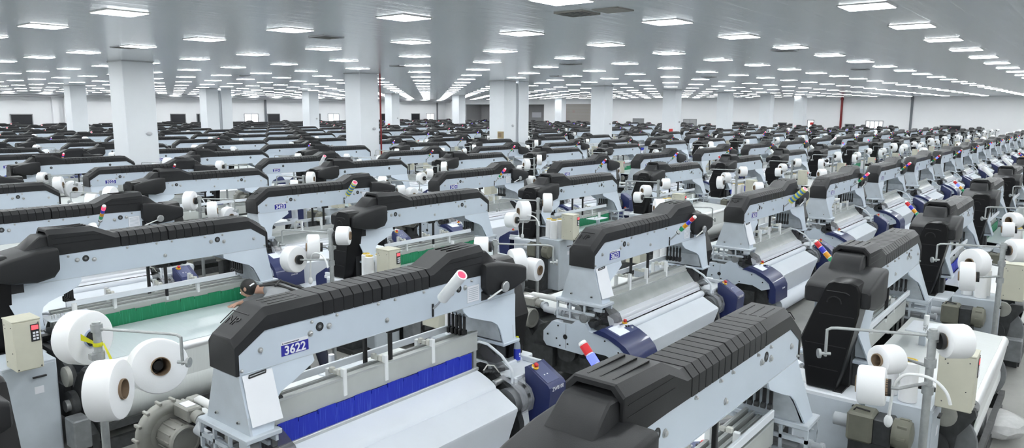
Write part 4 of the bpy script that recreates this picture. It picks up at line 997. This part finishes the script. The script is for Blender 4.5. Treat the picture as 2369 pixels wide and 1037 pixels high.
# two dangling white tubes with loops
def hose(pts, lab):
    P = [Vector(p) for p in pts]; out = []
    for k in range(len(P) - 1):
        p0, p1, p2, p3 = P[max(k - 1, 0)], P[k], P[k + 1], P[min(k + 2, len(P) - 1)]
        for t in [x / 6 for x in range(6)]:
            out.append(.5 * ((2 * p1) + (p2 - p0) * t + (2 * p0 - 5 * p1 + 4 * p2 - p3) * t * t + (3 * p1 - p0 - 3 * p2 + p3) * t ** 3))
    out.append(P[-1]); b = MB(); b.tube(out, .011, 'white_plastic', 8); b.ball(tuple(P[0]), .03, 'white_plastic', 10, 8, (1, 1, 1.6)); tag(obj('white_hose', b), lab, 'hose', 'white hoses on yarn stands')
for (ii, jj, lab) in ((0, 0, 'drooping white plastic hose on the bottom right yarn stand'), (0, 1, 'drooping white plastic hose on the stand left of loom 3623'), (1, 1, 'drooping white plastic hose on the stand beside the pair of tall cones')):
    L0 = (XB0 + PX * ii, YB0 + PY * jj, 0)
    hose([to_world(L0, PI, p) for p in ((-.26, .90, 1.20), (-.26, .905, 1.30), (-.26, .91, 1.40), (-.26, .925, 1.49), (-.26, .98, 1.565), (-.26, 1.08, 1.585), (-.26, 1.17, 1.565), (-.26, 1.24, 1.50), (-.26, 1.27, 1.42))], lab)
# floor bags at bottom right
b = MB(); R = random.Random(3); bq = Vector((9.0, .60, 0)); lo = []
for k in range(7):
    t = PI * k / 6; rr_ = .22 * math.sin(t) + .015; lo.append([(bq.x + rr_ * (1.2 + .35 * R.random()) * math.cos(2 * PI * i / 16), bq.y + rr_ * (1 + .4 * R.random()) * math.sin(2 * PI * i / 16), .13 - .128 * math.cos(t) + .03 * R.random() * math.sin(t)) for i in range(16)])
b.loft(lo, 'poly_bag'); tag(obj('plastic_bag', b), 'crumpled clear plastic bag on the floor at bottom right', 'bag')
b = MB(); b.cyl((8.62, .72, .24), (8.62, .86, .24), .11, 'dark_iron', 24); b.cyl((8.62, .68, .24), (8.62, .72, .24), .13, 'grey_iron', 24); b.box(8.45, 8.80, .74, .90, .0, .14, 'dark_iron', .01); tag(obj('let_off_motor', b), 'round dark motor on the floor beside the plastic bag', 'motor')
# worker bent over the warp of the loom backing on loom 3622
def skin_chain(name, nodes, edges, m, parent, sub=2):
    me = bpy.data.meshes.new(name); me.from_pydata([n_[0] for n_ in nodes], edges, []); me.materials.append(MAT[m])
    o = bpy.data.objects.new(name, me); C.objects.link(o)
    mod = o.modifiers.new('s', 'SKIN'); me.skin_vertices[0].data[0].use_root = True
    for k, n_ in enumerate(nodes): me.skin_vertices[0].data[k].radius = (n_[1], n_[1] if len(n_) < 3 else n_[2])
    sb = o.modifiers.new('u', 'SUBSURF'); sb.levels = sub; sb.render_levels = sub
    me2 = bpy.data.meshes.new_from_object(o.evaluated_get(bpy.context.evaluated_depsgraph_get())); bpy.data.objects.remove(o)
    me2.polygons.foreach_set('use_smooth', [True] * len(me2.polygons)); me2.name = name
    return obj(name, me2, parent)
per = empty('person', (0, 0, 0)); tag(per, 'dark-haired person in grey shirt bending over the warp beside a green brush strip', 'person')
PS = Vector((-.075, .09, 0))
hx, hy, hz = 4.98 + PS.x, 8.02 + PS.y, 1.185
pel = Vector((5.62, 7.40, .93)) + PS; che = Vector((5.24, 7.76, 1.13)) + PS; nek = Vector((5.10, 7.91, 1.16)) + PS; hed = Vector((hx, hy, hz + .02))
lsh = che + Vector((.12, .14, .02)); rsh = che + Vector((-.14, -.12, .03))
rel = Vector((4.86, 7.62, 1.03)) + PS; rwr = Vector((4.76, 7.86, .955)) + PS; lel = Vector((5.08, 8.08, 1.02)) + PS; lwr = Vector((4.86, 8.12, .995)) + PS
nodes = [(pel, .11, .10), ((pel + che) / 2, .10, .09), (che, .085, .07), (nek, .046, .046), (hed + Vector((.02, -.03, -.02)), .07, .07), (rsh, .036, .036), (rel, .036, .036), (rwr, .028, .026), (lsh, .036, .036), (lel, .036, .036), (lwr, .028, .026),
         (pel + Vector((.07, .09, -.05)), .095), (pel + Vector((.02, .12, -.46)), .062), (pel + Vector((.10, .10, -.86)), .042), (pel + Vector((-.02, .20, -.90)), .038),
         (pel + Vector((-.08, -.08, -.05)), .095), (pel + Vector((-.12, -.05, -.46)), .062), (pel + Vector((-.04, -.10, -.86)), .042), (pel + Vector((-.16, -.0, -.90)), .038)]
body = skin_chain('body', nodes, [(0, 1), (1, 2), (2, 3), (3, 4), (2, 5), (5, 6), (6, 7), (2, 8), (8, 9), (9, 10), (0, 11), (11, 12), (12, 13), (13, 14), (0, 15), (15, 16), (16, 17), (17, 18)], 'skin', per)
shirt = skin_chain('shirt', [(pel, .140, .122), ((pel + che) / 2, .142, .122), (che, .160, .125), (nek, .075, .075), (rsh, .085, .082), (rel, .058, .058), (lsh, .085, .082), (lel, .058, .058), (rwr * .7 + rel * .3, .046, .046), (lwr * .7 + lel * .3, .046, .046)], [(0, 1), (1, 2), (2, 3), (2, 4), (4, 5), (2, 6), (6, 7), (5, 8), (7, 9)], 'shirt', per)
trs_ = skin_chain('trousers', [(pel + Vector((0, 0, -.02)), .148, .13), (nodes[11][0], .11), (nodes[12][0], .076), (nodes[13][0], .058), (nodes[15][0], .11), (nodes[16][0], .076), (nodes[17][0], .058)], [(0, 1), (1, 2), (2, 3), (0, 4), (4, 5), (5, 6)], 'trousers', per)
b = MB(); b.ball(hed, .105, 'hair', 18, 12, (.95, 1.05, 1.0)); obj('hair', b, per)
fd = Vector((-.40, .58, -.71)).normalized(); sd = fd.cross(Vector((0, 0, 1))).normalized(); upf = sd.cross(fd)
fc = MB(); fc.ball(hed + fd * .030, .094, 'skin', 16, 10, (.9, .95, 1.1)); fo = obj('face', fc, per)
obj('nose', MB().ball(hed + fd * .125, .018, 'skin', 8, 6), fo)
for s_ in (-1, 1):
    e_ = obj('eye', MB().ball(hed + fd * .115 + sd * s_ * .033 + upf * .02, .010, 'plate_white', 8, 6), fo); obj('ear', MB().ball(hed + fd * .01 + sd * s_ * .10, .026, 'skin', 8, 6, (.5, 1, 1)), fo)
b = MB(); b.tube([hed + Vector((-.045, -.095, .035)), hed + Vector((-.015, -.102, .052)), hed + Vector((.012, -.100, .060))], .010, 'plate_white', 6); obj('hair_clip', b, per, label='white hair clip')
b = MB(); b.tube([pel + Vector((-.10, -.02, .13)), (pel + che) / 2 + Vector((-.10, -.06, .135)), che + Vector((-.08, -.06, .13)), nek + Vector((-.05, -.02, .07))], .016, 'strap_dark', 6); b.tube([pel + Vector((.06, .08, .13)), (pel + che) / 2 + Vector((.04, .08, .135)), che + Vector((.06, .07, .125)), nek + Vector((.03, .04, .06))], .016, 'strap_dark', 6)
b.tube([che + Vector((.10, .12, .12)), che + Vector((0, 0, .135)), che + Vector((-.12, -.10, .12))], .014, 'strap_dark', 6); obj('apron_strap', b, per, label='black apron straps')
def hand(wr, dirv, up, name='hand'):
    d = Vector(dirv).normalized(); s2 = d.cross(Vector(up)).normalized(); n2 = s2.cross(d); b = MB()
    b.loft([[wr + d * t + s2 * (w_ * math.cos(2 * PI * i / 10)) + n2 * (h_ * math.sin(2 * PI * i / 10)) for i in range(10)] for t, w_, h_ in ((-.02, .026, .022), (.02, .036, .018), (.06, .042, .016), (.085, .040, .014))], 'skin')
    for k, L in enumerate((.062, .072, .068, .054)):
        o_ = wr + d * .08 + s2 * (-.03 + .02 * k); b.tube([o_, o_ + d * L * .4 - n2 * .004, o_ + d * L * .75 - n2 * .018, o_ + d * L - n2 * .036], .0085, 'skin', 8)
    o_ = wr + d * .02 - s2 * .034; b.tube([o_, o_ + d * .025 - s2 * .02, o_ + d * .055 - s2 * .022 - n2 * .012], .010, 'skin', 8)
    return obj(name, b, body)
hand(rwr, (-.25, .8, -.22), (0, 0, 1)); hand(lwr, (-.9, .12, -.18), (0, 0, 1))

# ------------------------------------------------------------------ light and view
wd = bpy.data.worlds.new('world'); S.world = wd; wd.use_nodes = True
wd.node_tree.nodes['Background'].inputs['Color'].default_value = (0.8, 0.9, 1.0, 1); wd.node_tree.nodes['Background'].inputs['Strength'].default_value = 0.3
S.view_settings.view_transform = 'Standard'; S.view_settings.look = 'None'; S.view_settings.gamma = 1.0; S.view_settings.use_curve_mapping = False
S.view_settings.exposure = 0.74
S.cycles.use_denoising = True
S.cycles.max_bounces = 6; S.cycles.diffuse_bounces = 3; S.cycles.glossy_bounces = 3; S.cycles.transparent_max_bounces = 8
S.cycles.sample_clamp_indirect = 8.0
